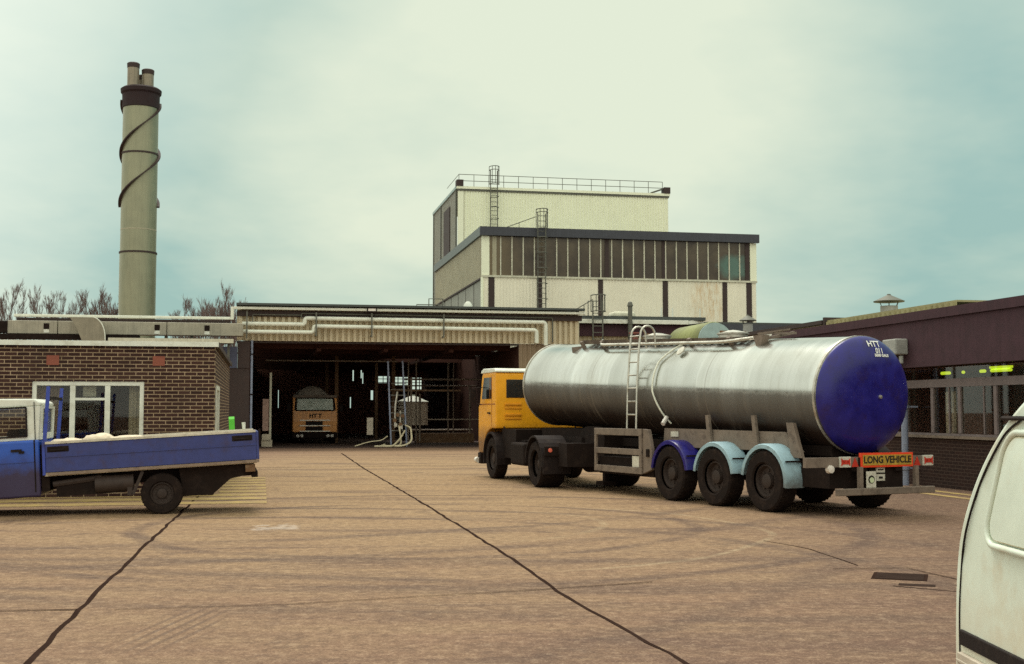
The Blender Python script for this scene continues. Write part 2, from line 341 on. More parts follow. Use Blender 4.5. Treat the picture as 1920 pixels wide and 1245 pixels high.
M['marking'] = marking()

# ------------------------------------------------------------------ world, sun, camera
SUN_EL, SUN_AZ = 60., -18.     # azimuth from +Y (ahead) clockwise: high, ahead and a little left
w = bpy.data.worlds.new('World'); sc.world = w; w.use_nodes = True
n, l = w.node_tree.nodes, w.node_tree.links; n.clear()
class WT(NT):
    def __init__(s): s.n, s.l = n, l; s.tc = n.new('ShaderNodeTexCoord').outputs['Generated']
t = WT()
x, y, z = t.xyz()
zz = t.math('ADD', t.math('MAXIMUM', z, 0), .22); cb = n.new('ShaderNodeCombineXYZ'); t.put(cb.inputs[0], t.math('DIVIDE', x, zz)); t.put(cb.inputs[1], t.math('DIVIDE', y, zz))
cl = t.noise(.75, 5, .55, vec=cb.outputs[0], dist=.5); cl2 = t.noise(2.6, 4, .6, vec=cb.outputs[0])
def dirdot(az, el):
    a, e = R_(az), R_(el); o = n.new('ShaderNodeVectorMath'); o.operation = 'DOT_PRODUCT'; t.put(o.inputs[0], t.tc); o.inputs[1].default_value = (math.sin(a)*math.cos(e), math.cos(a)*math.cos(e), math.sin(e)); return o.outputs['Value']
g1 = t.ramp(dirdot(1.5, 11.5), .945, 1.0); g1.node.interpolation_type = 'SMOOTHSTEP'
g2 = t.ramp(dirdot(13, 24), .955, 1.0); g3 = t.ramp(dirdot(-60, 24), .70, .96)
cloud = t.math('ADD', t.ramp(cl, .30, .70, -.32, .30), t.ramp(cl2, .3, .7, -.14, .14))
f = t.math('ADD', t.math('MULTIPLY', g1, .80), t.math('MULTIPLY', g2, .22)); f = t.math('ADD', f, cloud)
f = t.math('ADD', f, t.math('MULTIPLY', g3, 1.1))
f = t.math('ADD', f, t.ramp(z, .02, .42, .06, .20), clamp=True)
skyc = t.mix(f, (.345,.545,.505), (.80,.87,.69))
skyc = t.mix(t.math('MULTIPLY', g3, .8), skyc, (1.25,1.30,1.15))
back = t.ramp(y, .15, -.5)                                   # the rest of the overcast, behind the camera
skyc = t.mix(back, skyc, t.mix(t.ramp(cl, .3, .7), (1.0,1.03,.89), (1.36,1.36,1.16)))
skyc = t.mix(t.ramp(z, .42, .95), skyc, (1.62,1.66,1.42))
bgc = n.new('ShaderNodeBackground'); t.l.new(skyc, bgc.inputs[0]); bgc.inputs[1].default_value = 1.0
sky = n.new('ShaderNodeTexSky'); sky.sky_type = 'NISHITA'; sky.sun_disc = False; sky.sun_elevation = R_(SUN_EL); sky.sun_rotation = R_(SUN_AZ); sky.air_density = 1.5; sky.dust_density = 3
bgn = n.new('ShaderNodeBackground'); l.new(sky.outputs[0], bgn.inputs[0]); bgn.inputs[1].default_value = .08
mx = n.new('ShaderNodeMixShader'); mx.inputs[0].default_value = .92; l.new(bgn.outputs[0], mx.inputs[1]); l.new(bgc.outputs[0], mx.inputs[2])
wo = n.new('ShaderNodeOutputWorld'); l.new(mx.outputs[0], wo.inputs[0])

sl = bpy.data.lights.new('sun', 'SUN'); sl.energy = 2.2; sl.angle = R_(24); sl.color = (1, .95, .86)
so = bpy.data.objects.new('sun', sl); col.objects.link(so)
a, e = R_(SUN_AZ), R_(SUN_EL); dv = Vector((math.sin(a)*math.cos(e), math.cos(a)*math.cos(e), math.sin(e)))
so.rotation_euler = dv.to_track_quat('Z', 'Y').to_euler(); so.location = (20, -20, 40)

cam = bpy.data.cameras.new('camera'); cam.lens = 2300/1920*36; cam.sensor_width = 36; cam.clip_end = 3000; cam.clip_start = .05
co = bpy.data.objects.new('camera', cam); col.objects.link(co); co.location = (0, 0, 1.7); co.rotation_euler = (PI/2 + math.atan(147.5/2300), 0, 0); sc.camera = co
sc.cycles.use_denoising = False
sc.view_settings.view_transform = 'Standard'; sc.view_settings.look = 'None'; sc.view_settings.exposure = 0

AL = 11.5                      # every building follows the yard grid, turned 11.5 degrees
def yardframe(x, y): return (x, y, 0)

# ------------------------------------------------------------------ ground and markings
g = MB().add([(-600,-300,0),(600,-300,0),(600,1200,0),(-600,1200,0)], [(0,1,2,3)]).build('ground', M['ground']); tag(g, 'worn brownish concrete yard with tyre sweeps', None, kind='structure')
def ribbon(name, pts, w0, w1, z, m, label, jit=.03, rnd=random.Random(3)):
    b = MB(); fine = []
    for (p, q) in zip(pts, pts[1:]):
        k = max(2, int((Vector(q)-Vector(p)).length/.35))
        for i in range(k): fine.append(Vector(p).lerp(Vector(q), i/k))
    fine.append(Vector(pts[-1])); vs = []
    for i, p in enumerate(fine):
        d = (fine[min(i+1, len(fine)-1)] - fine[max(0, i-1)]).normalized(); nn = Vector((-d.y, d.x)); t_ = i/(len(fine)-1); ww = (w0+(w1-w0)*t_)*(.75+.5*rnd.random()); o = (rnd.random()-.5)*jit
        vs += [(*(p+nn*(ww/2+o)), z), (*(p-nn*(ww/2-o)), z)]
    b.add(vs, [(2*i, 2*i+1, 2*i+3, 2*i+2) for i in range(len(fine)-1)])
    return tag(b.build(name, m), label, None, kind='structure')
ribbon('ground_joint', [(-2.9,6.6),(-3.26,8.37),(-3.7,10.6),(-4.55,15.2),(-5.46,20.24),(-6.6,26.6)], .040, .045, .004, M['joint'], 'tar joint running from lower left under the blue pickup')
ribbon('ground_joint', [(1.75,6.4),(1.18,8.37),(.49,11.33),(0,14.23),(-.79,18.37),(-2.02,24.65),(-4.3,36),(-6.81,49.2)], .036, .06, .004, M['joint'], 'tar joint running across the yard to the loading bay')
ribbon('ground_joint', [(-4.6,10.5),(-3.72,10.62)], .02, .04, .008, M['joint'], 'short crack beside the left joint')
ribbon('ground_joint', [(-3.4,10.6),(-2,10.9),(0,11.66),(1.4,12.3)], .012, .02, .008, M['joint'], 'faint crack across the foreground')
ribbon('ground_joint', [(3.3,16.2),(3.67,15.21),(3.79,13.62)], .018, .02, .004, M['joint'], 'fine joint leading to the drain')
ribbon('ground_joint', [(3.45,13.32),(4.26,13.40),(4.75,11.4)], .022, .022, .008, M['joint'], 'joint around the drain, far edge')
ribbon('ground_joint', [(3.7,12.05),(4.6,11.35)], .022, .022, .004, M['joint'], 'joint around the drain, near edge')
ribbon('ground_joint', [(-9,36.5),(-.2,38.6)], .05, .05, .004, M['joint'], 'joint across the front of the bay')
dc = thing('drain_cover', 'dark square cast iron drain cover let into the concrete near the white van', 'drain cover', (3.98, 12.72, 0), -20)
MB().box(-.27,.27,-.27,.27,.001,.0035).build('frame', M['joint'], dc)
b = MB()
for i in range(7): b.box(-.235,.235,-.235+i*.07,-.185+i*.07,.0038,.0075)
b.build('grating', M['iron'], dc)
dc2 = tag(MB().box(-.17,.17,-.07,.07,.001,.0045).build('drain_cover', M['iron']), 'smaller dark iron access plate just nearer the camera than the drain cover', 'drain cover'); dc2.location = (3.95, 12.1, 0); dc2.rotation_euler = (0,0,R_(-20))
# yellow hatching by the brick building (grid frame of that building)
b = MB(); Mg = Matrix.Translation((-6.006, 24.8, 0)) @ Matrix.Rotation(R_(AL), 4, 'Z')
for yy in (-2.35, -1.3, -.25, .8, 1.85, 2.9, 3.95, 5.0, 6.05): b.add([(-8 if yy < -.2 else .08, yy, .006),(1.05, yy, .006),(1.05, yy+.62, .006),(-8 if yy < -.2 else .08, yy+.62, .006)], [(0,1,2,3)])
b.xf(Mg); tag(b.build('road_marking', M['marking']), 'worn yellow hatched keep clear marking by the brick building', None, kind='structure')
b = MB(); Mr = Matrix.Translation((9.46, 27.5, 0)) @ Matrix.Rotation(R_(AL), 4, 'Z')
for xx in (-1.35, -.75): b.add([(xx-.14,-6,.006),(xx+.1,-6,.006),(xx+.1,6,.006),(xx-.14,6,.006)], [(0,1,2,3)])
b.xf(Mr); tag(b.build('road_marking', M['marking']), 'worn yellow double line along the right building', None, kind='structure')

# ------------------------------------------------------------------ brick office on the left
B = thing('brick_building', 'single storey dark brown brick office with white framed windows behind the blue pickup', 'building', (-6.006, 24.8, 0), AL)
Wx0, Wx1, Wz0, Wz1 = -3.49, -1.37, 1.0, 2.28
b = MB(); T_ = .28
b.box(-12, Wx0, 0, T_, 0, 3.0); b.box(Wx1, 0, 0, T_, 0, 3.0); b.box(Wx0, Wx1, 0, T_, 0, Wz0); b.box(Wx0, Wx1, 0, T_, Wz1, 3.0)
b.build('wall', M['brickx'], B)
b = MB(); sy0, sy1, sz0, sz1 = .42, 2.2, .9, 2.22
b.box(-T_, -.002, T_+.001, sy0, 0, 3.0) if 0 else b.box(-T_, .003, T_+.0, sy0, 0, 3.0); b.box(-T_, .003, sy1, 11.2, 0, 3.0); b.box(-T_, .003, sy0, sy1, 0, sz0); b.box(-T_, .003, sy0, sy1, sz1, 3.0)
b.build('wall', M['bricky'], B)
MB().box(-12, .05, -.05, 11.25, 3.003, 3.06).build('roof', M['roofgrey'], B)
b = MB(); b.box(-12, .07, -.075, -.052, 2.985, 3.085); b.build('roof_edge', M['white'], B)
MB().box(.052, .075, -.05, 11.2, 2.985, 3.085).build('roof_edge', M['dark'], B)
for x0 in (-3.23, -1.215): MB().box(x0, x0+.235, -.006, .02, 2.60, 2.79).build('air_brick', M['airbrick'], B)
def window(par, x0, x1, z0, z1, y, mull, fw=.085, m=None, transoms=(), glass=None, d=.07):
    m = m or M['white']; b = MB()
    b.box(x0, x0+fw, y, y+d, z0, z1); b.box(x1-fw, x1, y, y+d, z0, z1); b.box(x0+fw, x1-fw, y, y+d, z1-fw, z1); b.box(x0+fw, x1-fw, y, y+d, z0, z0+fw)
    f = b.build('window', m, par, bevel=.006)
    for mx_ in mull: MB().box(mx_-.05, mx_+.05, y+.004, y+d-.004, z0+fw, z1-fw).build('mullion', m, f)
    for (a, c, tz) in transoms: MB().box(a, c, y+.008, y+d-.008, tz-.025, tz+.025).build('transom', m, f)
    MB().box(x0+.02, x1-.02, y+.035, y+.043, z0+.02, z1-.02).build('pane', glass or M['clear'], f)
    return f
wf = window(B, Wx0, Wx1, Wz0, Wz1, .02, (-2.73, -2.07), transoms=((-2.68, -2.12, 1.93),))
# what stands behind the glass
MB().box(Wx0-.6, Wx1+.6, 2.6, 2.65, .1, 2.9).build('inner_wall', M['interior'], B)
MB().box(Wx0-.6, Wx1+.6, .3, 2.6, 2.85, 2.9).build('inner_ceiling', M['interior'], B)
b = MB(); b.wave((-1.67,.16,1.0),(1,0,0),.26,(0,0,1),1.2,(0,1,0),.06,.03,False); b.build('curtain', M['curtain'], B)
b = MB(); b.wave((-3.42,.16,1.2),(1,0,0),.45,(0,0,1),1.0,(0,1,0),.09,.03,False); b.build('curtain', mat('pinkish_curtain', (.22,.15,.12), .9), B)
MB().box(-2.55,-2.3,.13,.135,1.98,2.2).build('notice', mat('grey_notice', (.38,.35,.29), .9), B)
MB().box(-3.6,-1.3,-.05,.0-.002,.93,.995).build('sill', M['cream'], B)
# side window on the return wall
b = MB(); fw = .09
b.box(-.1,.03,sy0,sy0+fw+.05,sz0,sz1); b.box(-.1,.03,sy1-fw,sy1,sz0,sz1); b.box(-.1,.03,sy0+fw,sy1-fw,sz1-fw,sz1); b.box(-.1,.03,sy0+fw,sy1-fw,sz0,sz0+fw)
f = b.build('window', M['white'], B); MB().box(-.06,-.05,sy0+.02,sy1-.02,sz0+.02,sz1-.02).build('pane', M['glass'], f)

# ------------------------------------------------------------------ loading bay
CX, CY = -12.2656, 54.9877
C = thing('loading_bay', 'wide open fronted loading bay with pale corrugated fascia and dark interior', 'building', (CX, CY, 0), AL)
b = MB(); b.box(-.12,15.75,-.10,11.5,6.36,6.5); b.box(-.12,8.4,11.5,18,6.36,6.5); b.box(12.8,15.75,11.5,18,6.36,6.5); b.box(-.12,15.75,18,36,6.36,6.5); b.build('roof', M['roofgrey'], C)  # roof gap added to let daylight down onto the storage tank
b = MB(); b.wave((-.09,0,4.84),(1,0,0),15.8,(0,0,1),1.5,(0,-1,0),.27,.13); b.build('cladding', M['cladbay'], C)
b = MB(); b.wave((15.71,0,4.5),(0,1,0),4,(0,0,1),1.85,(1,0,0),.22,.09,False); b.build('cladding', M['cladbay'], C)
b = MB(); b.wave((12.85,.02,0),(1,0,0),2.85,(0,0,1),4.83,(0,-1,0),.22,.07,False); b.build('side_panel', M['cladbrown'], C)
MB().box(-.1, 15.85, -.235, -.135, 5.93, 6.19).build('gutter_shade_strip', M['dark'], C)  # dark strip stands for the shade under the gutter
MB().box(-.12, 15.9, -.62, -.11, 6.40, 6.5).build('eaves', M['roofgrey'], C)
MB().box(-.1, 15.7, .07, .25, 4.75, 4.83).build('lintel', M['dark'], C)
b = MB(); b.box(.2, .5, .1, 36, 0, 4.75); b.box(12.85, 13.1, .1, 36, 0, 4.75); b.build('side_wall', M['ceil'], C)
b = MB(); b.box(.2,13.1,.26,11.5,5.1,5.2); b.box(.2,8.4,11.5,18,5.1,5.2); b.box(12.8,13.1,11.5,18,5.1,5.2); b.box(.2,13.1,18,36,5.1,5.2); b.build('bay_ceiling', M['ceil'], C)  # ceiling left open under the added roof gap, for daylight
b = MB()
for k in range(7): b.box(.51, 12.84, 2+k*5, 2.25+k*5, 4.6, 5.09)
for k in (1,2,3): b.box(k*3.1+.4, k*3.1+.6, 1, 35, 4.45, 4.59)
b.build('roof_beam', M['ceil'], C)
MB().add([(.5,.3,.006),(12.85,.3,.006),(12.85,36,.006),(.5,36,.006)], [(0,1,2,3)]).build('bay_floor', mat('shade_toned_floor', (.085,.050,.038), .8, grime=(.06,.04,.03)), C)  # dark sheet of colour stands for the shade inside the bay
# back wall at y 35 with daylight openings
op = [(9.5, 10.35, 3.75, 4.25), (10.6, 11.7, 3.6, 4.2), (11.9, 12.75, 3.3, 4.15), (12.85, 13.05, 3.3, 3.9), (13.5, 14.0, 3.2, 3.75), (13.4, 14.1, 2.55, 2.75), (7.6, 7.68, 3.9, 4.9), (8.2, 8.27, 4.1, 4.7), (8.32, 8.38, 3.7, 4.5), (8.95, 9.12, 2.5, 3.2), (7.42, 7.49, 1.9, 2.7), (9.3, 9.42, 4.75, 4.85), (9.5,9.6,4.75,4.85), (9.7,9.95,4.75,4.85), (2.2, 2.24, 1.9, 3.2)]
xs = sorted({.3, 15.5} | {o_[0] for o_ in op} | {o_[1] for o_ in op}); zs = sorted({0, 5.6} | {o_[2] for o_ in op} | {o_[3] for o_ in op}); b = MB()
for i in range(len(xs)-1):
    for k in range(len(zs)-1):
        cx_, cz_ = (xs[i]+xs[i+1])/2, (zs[k]+zs[k+1])/2
        if not any(o_[0] < cx_ < o_[1] and o_[2] < cz_ < o_[3] for o_ in op): b.add([(xs[i],35,zs[k]),(xs[i+1],35,zs[k]),(xs[i+1],35,zs[k+1]),(xs[i],35,zs[k+1])], [(0,1,2,3)])
b.build('back_wall', M['interior'], C)
b = MB()
for xx, ww in ((9.8,.05),(10.1,.07),(10.9,.06),(11.25,.12),(11.5,.05),(12.2,.1),(12.5,.06)): b.box(xx, xx+ww, 34.6, 34.7, 2.9, 4.5)
for zz_ in (3.75, 4.02): b.box(9.3, 12.8, 34.5, 34.58, zz_, zz_+.05)
b.build('pipework', M['interior'], C)
for k, (px_, y0) in enumerate(((3.4,-.34),(5.9,-.34),(9.2,-.34),(.35,-.34))):
    b = MB(); b.box(px_-.03, px_+.03, -.62, -.56, 5.05 if k < 3 else 4.9, 6.12); b.box(px_-.03, px_+.03, -.56, -.06, 5.98, 6.04); b.box(px_-.03, px_+.03, -.56, -.06, 5.06, 5.12); b.build('pipe_bracket', M['ladder'], C)

for (xx, yy) in ((4.9,9),(7.9,9),(4.9,19),(7.9,19)): MB().box(xx-.09,xx+.09,yy-.09,yy+.09,0,4.6).build('column', M['rust'], C)
b = MB()
for (xx, yy, z0, z1, r_) in ((8.35,6,.2,4.3,.035),(8.5,6,.6,3.4,.05),(9.0,8,.1,4.4,.04),(9.2,8,.1,2.6,.06),(11.3,12,.4,4.4,.05),(11.6,12,.4,4.4,.035),(12.2,10,.2,3.0,.06)): b.tube([(xx,yy,z0),(xx,yy,z1)], r_, 8)
for (x0, x1, yy, zz_, r_) in ((8.3,12.6,8,3.35,.05),(8.3,12.6,10,3.05,.04),(9.0,12.4,6,1.25,.035),(9.2,12.7,12,.62,.05),(1.2,7.8,6,4.2,.04)): b.tube([(x0,yy,zz_),(x1,yy,zz_)], r_, 8)
b.build('pipework', mat('dull_pipes', (.30,.24,.18), .6, .3, grime=(.12,.08,.06)), C)
MB().box(6.2,6.5,5.2,5.5,.5,1.35).build('control_box', M['storage'], C); MB().box(9.1,12.2,8.6,9.6,0,.5).build('plinth', M['rust'], C)
MB().box(8.3,12.7,16.2,17.4,2.85,2.95).build('platform', M['rust'], C)
def inC(o, x=0, y=0, z=0):
    a = R_(AL); o.location = (CX + x*math.cos(a) - y*math.sin(a), CY + x*math.sin(a) + y*math.cos(a), z); o.rotation_euler = (0, 0, a); return o
def elbow(pts, r=.22, k=5):
    pts = [Vector(p) for p in pts]; out = [pts[0]]
    for a_, b_, c_ in zip(pts, pts[1:], pts[2:]):
        u, v = (a_-b_).normalized(), (c_-b_).normalized(); rr = min(r, (a_-b_).length*.45, (c_-b_).length*.45)
        for i in range(k+1):
            t_ = i/k; p0, p1 = b_+u*rr, b_+v*rr; out.append(p0*(1-t_)**2 + b_*2*t_*(1-t_) + p1*t_**2)
    return out + [pts[-1]]
o = MB().tube(elbow([(.15,-.40,5.58),(2.9,-.40,5.58),(2.9,-.40,5.86),(14.05,-.40,5.83),(14.05,-.40,4.75)], .16), .095, 10).build('lagged_pipe', M['whitepipe'], smooth=40); inC(tag(o, 'upper of two thick white pipes across the loading bay fascia, ending further right', 'pipe', 'white pipes on the loading bay'))
o = MB().tube(elbow([(.15,-.44,5.22),(3.3,-.44,5.22),(3.3,-.44,5.5),(13.6,-.44,5.46),(13.6,-.44,4.85)], .16), .095, 10).build('lagged_pipe', M['whitepipe'], smooth=40); inC(tag(o, 'lower of two thick white pipes across the loading bay fascia', 'pipe', 'white pipes on the loading bay'))
o = MB().tube(elbow([(.6,-.3,5.6),(.6,-.3,6.0),(2.75,-.3,6.0),(2.75,-.3,5.85)], .05), .028, 6).tube(elbow([(2.75,-.3,5.85),(2.75,-.3,6.08),(14.4,-.3,6.05),(14.4,-.3,4.9)], .08), .032, 6).build('conduit', M['ladder']); inC(tag(o, 'thin dark conduit above the white pipes on the loading bay fascia', 'pipe'))
gp = thing('gutter_pipe', 'long white gutter pipe along the bay roof edge stepping down to the left', 'pipe'); inC(gp)
b = MB(); b.box(-9.46,-.36,-.52,-.38,5.74,5.86); b.box(-.36,-.22,-.52,-.38,5.74,6.32); b.box(-.22,15.95,-.52,-.38,6.22,6.34); b.build('gutter', M['whitepipe'], gp, bevel=.02)
MB().box(-9.4,-.4,-.12,1.6,5.58,5.735).build('roof_deck', M['dark'], gp)
for xx in (-9.2,-6.2,-3.2): MB().box(xx-.07,xx+.07,.6,.74,0,5.58).build('post', M['ladder'], gp)
fl = thing('floodlight', 'small dark floodlight on the bay roof edge above the white pipes', 'lamp'); inC(fl, 5.9, -.45, 6.28)
MB().prism([(-.13,-.12),(.13,-.06),(.13,.16),(-.13,.16)], 'x', -.22, .22).build('housing', M['chassis'], fl); MB().box(-.17,.17,-.145,-.13,-.06,.05).build('lamp_glass', M['lens'], fl); MB().box(-.04,.04,.13,.4,0,.05).build('bracket', M['ladder'], fl)

du = thing('overhead_duct', 'long grey square overhead duct running left from the loading bay', 'duct'); inC(du, 0, -.9)
for (x0, x1) in ((-18,-9.93),(-9.55,-7.55),(-7.52,-3.05),(-3.02,.2)): MB().box(x0, x1, -.35, .25, 4.97, 5.53).build('duct_section', M['duct'], du, bevel=.02)
MB().box(-9.94,-9.54,-.3,.2,5.0,5.5).build('duct_joint', M['chassis'], du)
for xx in (-8.1,-3.55,-1.45):
    MB().box(xx, xx+.22, -.375, -.353, 5.18, 5.42).build('hatch', M['chassis'], du); MB().box(xx, xx+.22, -.37, -.353, 5.02, 5.16).build('hatch_plate', M['white'], du)
for xx in (-16,-9.8,-5.6,-2): MB().box(xx-.06,xx+.06,-.1,.02,0,4.96).build('support_post', M['ladder'], du)
MB().box(-18,-4.2,-.5,.3,4.75,4.95).build('cable_tray', M['chassis'], du)
ch = thing('curved_chute', 'curved grey sheet metal chute in front of the overhead duct', 'chute'); inC(ch, -6.2, -1.7)
po = [(-.72,.78)] + [(.12+.0+.78*math.sin(t_), -.55+1.33*math.cos(t_)) for t_ in [i*PI/2/10 for i in range(11)]] + [(.35,-.75),(.1,-.45)]
po = [(-.75,.8),(.15,.8)] + [(.15+.52*math.sin(t_), -.1+.88*math.cos(t_)) for t_ in [i*PI/2/8 for i in range(1,9)]] + [(.70,-.9),(-.1,-.9),(-.2,-.3),(-.5,.4)]
MB().prism([(p[0], p[1]+4.85) for p in po], 'y', -.25, .25).build('chute_body', mat('chute_metal', (.29,.26,.19), .6, .2, streak=.4), ch)
b = MB(); b.tube([(p[0]+.02, -.25, p[1]+4.87) for p in po[1:11]], .025, 6); b.build('rim', M['whitepipe'], ch)
MB().box(-.1,.6,-.2,.2,0,3.98).build('support_post', M['ladder'], ch)
wc = thing('walkway_canopy', 'thin white edged flat canopy roof just above the brick office roof', 'canopy'); inC(wc, 0, -2.2)
MB().box(-5.3,-.2,0,1.2,4.62,4.74).build('roof', M['chassis'], wc); MB().box(-5.35,-.18,-.04,-.002,4.60,4.78).build('roof_edge', M['cream'], wc)
for xx in (-5,-2.6,-.4): MB().box(xx-.05,xx+.05,.5,.6,0,4.61).build('post', M['ladder'], wc)
sh = thing('clad_store', 'dark store with blue grey clad upper wall between the brick office and the loading bay', 'building'); inC(sh, 0, -.2)
MB().box(-3,.49,0,.16,0,3.6).build('wall', M['dark'], sh); MB().box(-3,-.05,-.04,.2,3.603,4.55).build('cladding', M['bluegrey'], sh)
MB().box(-.04,.49,-.05,.15,3.605,4.8).build('post', M['dark'], sh)
dp = thing('drainpipe', 'pale blue drainpipe at the left edge of the loading bay opening', 'pipe'); inC(dp, .58, -.12)
MB().tube([(0,0,0),(0,0,4.85)], .055, 8).build('pipe', M['bluepipe'], dp); MB().box(-.09,.09,-.07,.1,2.4,2.46).box(-.09,.09,-.07,.1,4.2,4.26).build('clip', M['chassis'], dp)
gp2 = thing('guide_post', 'pale post with pinkish panel for doorway daylight just inside the left of the loading bay', 'post'); inC(gp2, 1.45, 3.0)
MB().box(-.05,.05,-.05,.05,.3,3.5).build('post', M['cream'], gp2); MB().box(-.36,-.08,-.03,.03,.75,2.25).build('board', M['doorlight'], gp2); MB().box(-.4,.1,-.2,.2,0,.32).box(-.38,.02,-.25,-.2,.3,.6).build('base', M['board'], gp2)  # pinkish panel stands for daylight coming through a side doorway

def storage():
    o = thing('storage_tank', 'grey round storage tank with pale conical lid deep inside the loading bay', 'tank'); inC(o, 9.54, 14)
    MB().lathe([(.87,.88),(.87,2.19)], n=32).build('tank_body', M['storage'], o, smooth=30)
    MB().lathe([(.92,2.19),(.92,2.22),(.13,2.56),(.13,2.62),(0.0,2.62)], n=32).build('lid', M['white'], o, smooth=30)
    for k in range(4): MB().box(*(sorted((.7*math.cos(k*PI/2+.8)-.06, .7*math.cos(k*PI/2+.8)+.06))), *(sorted((.7*math.sin(k*PI/2+.8)-.06, .7*math.sin(k*PI/2+.8)+.06))), 0, .86).build('leg', M['chassis'], o)
storage()
hs = thing('hose_stand', 'tall twin post filling stand with pipes and valves in the loading bay', 'stand'); inC(hs, 0, 2.0)
for (xa, za, xb, zb) in ((7.08,0,6.9,4.05),(7.82,0,7.6,4.06)): MB().tube([(xa,0,za),(xb,0,zb)], .042, 8).build('post', M['bluepipe'], hs)
b = MB()
for k in range(9): b.tube([(7.05-.0*k,0,.75+k*.28),(7.78,0,.75+k*.28)], .016 if k % 3 else .03, 6)
b.build('rail', M['steel'], hs)
b = MB(); b.tube(elbow([(7.25,-.1,.9),(7.25,-.1,1.9),(7.35,-.1,2.6)], .1), .05, 8).tube([(7.5,-.08,.85),(7.5,-.08,1.7)], .04, 8).box(7.2,7.34,-.2,-.02,.95,1.1).box(7.45,7.6,-.2,-.02,.82,1.0); b.build('pipe', M['alu'], hs)
b = MB()
for xx, zz_ in ((7.22,1.25),(7.5,1.05),(7.36,1.5),(7.6,1.45)): b.lathe([(.0,-.04),(.09,-.04),(.09,.04),(0,.04)], (xx,-.16,zz_), 'y', 10)
b.build('valve', M['rust'], hs)
def hose(pts, r, label):
    o = MB().tube(elbow(pts, .5, 6), r, 8).build('milk_hose', M['hose'], smooth=60); inC(tag(o, label, 'hose', 'pale hoses on the bay floor'))
hose([(7.42,1.85,1.0),(7.5,1.6,.4),(7.45,1.2,.07),(6.9,.9,.05),(6.2,1.0,.05)], .04, 'straight pale hose dropping from the middle of the filling stand')
hose([(7.75,1.85,1.0),(7.95,1.5,.9),(7.95,1.0,.25),(7.5,.6,.06),(6.8,.8,.06),(6.5,1.2,.05),(6.75,1.7,.1)], .048, 'pale hose looping out from the right of the filling stand')
hose([(6.9,1.9,.5),(6.6,1.7,.3),(6.0,1.5,.25),(5.3,1.2,.05)], .025, 'thin pale hose trailing left along the bay floor')
hose([(7.7,1.8,.75),(7.4,1.2,.35),(7.0,.6,.05),(6.6,.4,.06)], .045, 'pale hose slanting down to the left under the filling stand')

# ------------------------------------------------------------------ parked lorry in the bay (local -y is its front)
def wheel_obj(name, par, loc, r, w, out=1, hub=True):
    """wheel (> tyre): axle along local y, outer face towards +y*out"""
    k = out; rr = r*.58
    prof = [(rr*.98, -w*.30*k), (rr*.98, w*.30*k), (rr*.86, w*.34*k), (rr*.78, w*.12*k), (rr*.45, w*.10*k), (rr*.40, w*.30*k), (rr*.28, w*.34*k), (0, w*.34*k)]
    b = MB().lathe(prof, ax='y', n=28)
    for i in range(8): a_ = i*PI/4; b.lathe([(.0, w*.17*k),(.022*r/.5, w*.17*k),(.022*r/.5, w*.10*k)], (rr*.6*math.sin(a_), 0, rr*.6*math.cos(a_)), 'y', 6, cap=False)
    wh = b.build(name, M['rim'], par, smooth=35); wh.location = loc
    tp = [(rr*.99, -w*.42), (rr*1.08, -w*.5), (r*.93, -w*.5), (r*.985, -w*.42), (r, -w*.25), (r, w*.25), (r*.985, w*.42), (r*.93, w*.5), (rr*1.08, w*.5), (rr*.99, w*.42)]
    b = MB().lathe(tp, ax='y', n=36, cap=False)
    for i in range(36):
        a_ = i*2*PI/36
        for s_ in (-1, 1):
            m_ = MB().box(-.012, .012, (.08 if s_ > 0 else -.42)*w, (.42 if s_ > 0 else -.08)*w, r*.985, r*1.008); m_.xf(Matrix.Rotation(a_ + s_*.04, 4, 'Y')); b.add(m_.v, m_.f)
    b.build('tyre', M['tyre'], wh, smooth=35)
    return wh
L = thing('parked_lorry', 'orange brown tanker lorry parked facing out inside the dark loading bay', 'lorry'); inC(L, 3.75, 8); L.scale = (.95,.95,.95)
cabp = [(0,.62),(-.06,1.2),(-.04,1.78),(.22,2.50),(.35,2.62),(1.55,2.66),(1.6,2.5),(1.6,.62)]
cab = MB().prism(cabp, 'x', -1.2, 1.2).build('cab', M['orange_dull'], L, bevel=.05)
b = MB().add([(-.98,-.075,1.83),(.98,-.075,1.83),(.95,.19,2.44),(-.95,.19,2.44)], [(0,1,2,3)]); b.build('windscreen', M['screen'], cab)
b = MB(); b.bar((-1.03,-.05,1.80),(1.03,-.05,1.80),.05,.06).bar((-1.0,.2,2.47),(1.0,.2,2.47),.05,.06).bar((-1.05,-.05,1.80),(-1.0,.2,2.47),.10,.05).bar((1.05,-.05,1.80),(1.0,.2,2.47),.10,.05); b.build('windscreen_seal', M['black'], cab)
MB().box(-1.18,1.18,.12,.3,2.50,2.64).build('visor', M['beige'], cab)
b = MB(); b.box(-.5,.42,-.085,-.03,1.0,1.22); b.box(-.5,.42,-.075,-.03,.70,.92); b.build('grille', M['black'], cab)
b = MB()
for zz_ in (1.25,.955,.655): b.box(-.82,.82,-.13,-.087,zz_,zz_+.045)
b.build('grille_bar', M['alu'], cab)
letters('fleet_letters', 'HT T', .30, M['ink'], cab, bas((.02,-.075,1.5), (1,0,0), (0,0,1)), .012)
MB().box(-1.22,1.22,-.2,.1,.3,.6).build('front_bumper', M['chassis'], L, bevel=.03)
for xx in (-.92,-.70,.70,.92):
    MB().lathe([(0,-.235),(.07,-.23),(.085,-.2)], (xx,0,.43), 'y', 16, cap=False).build('headlight', M['lens'], L, smooth=60)
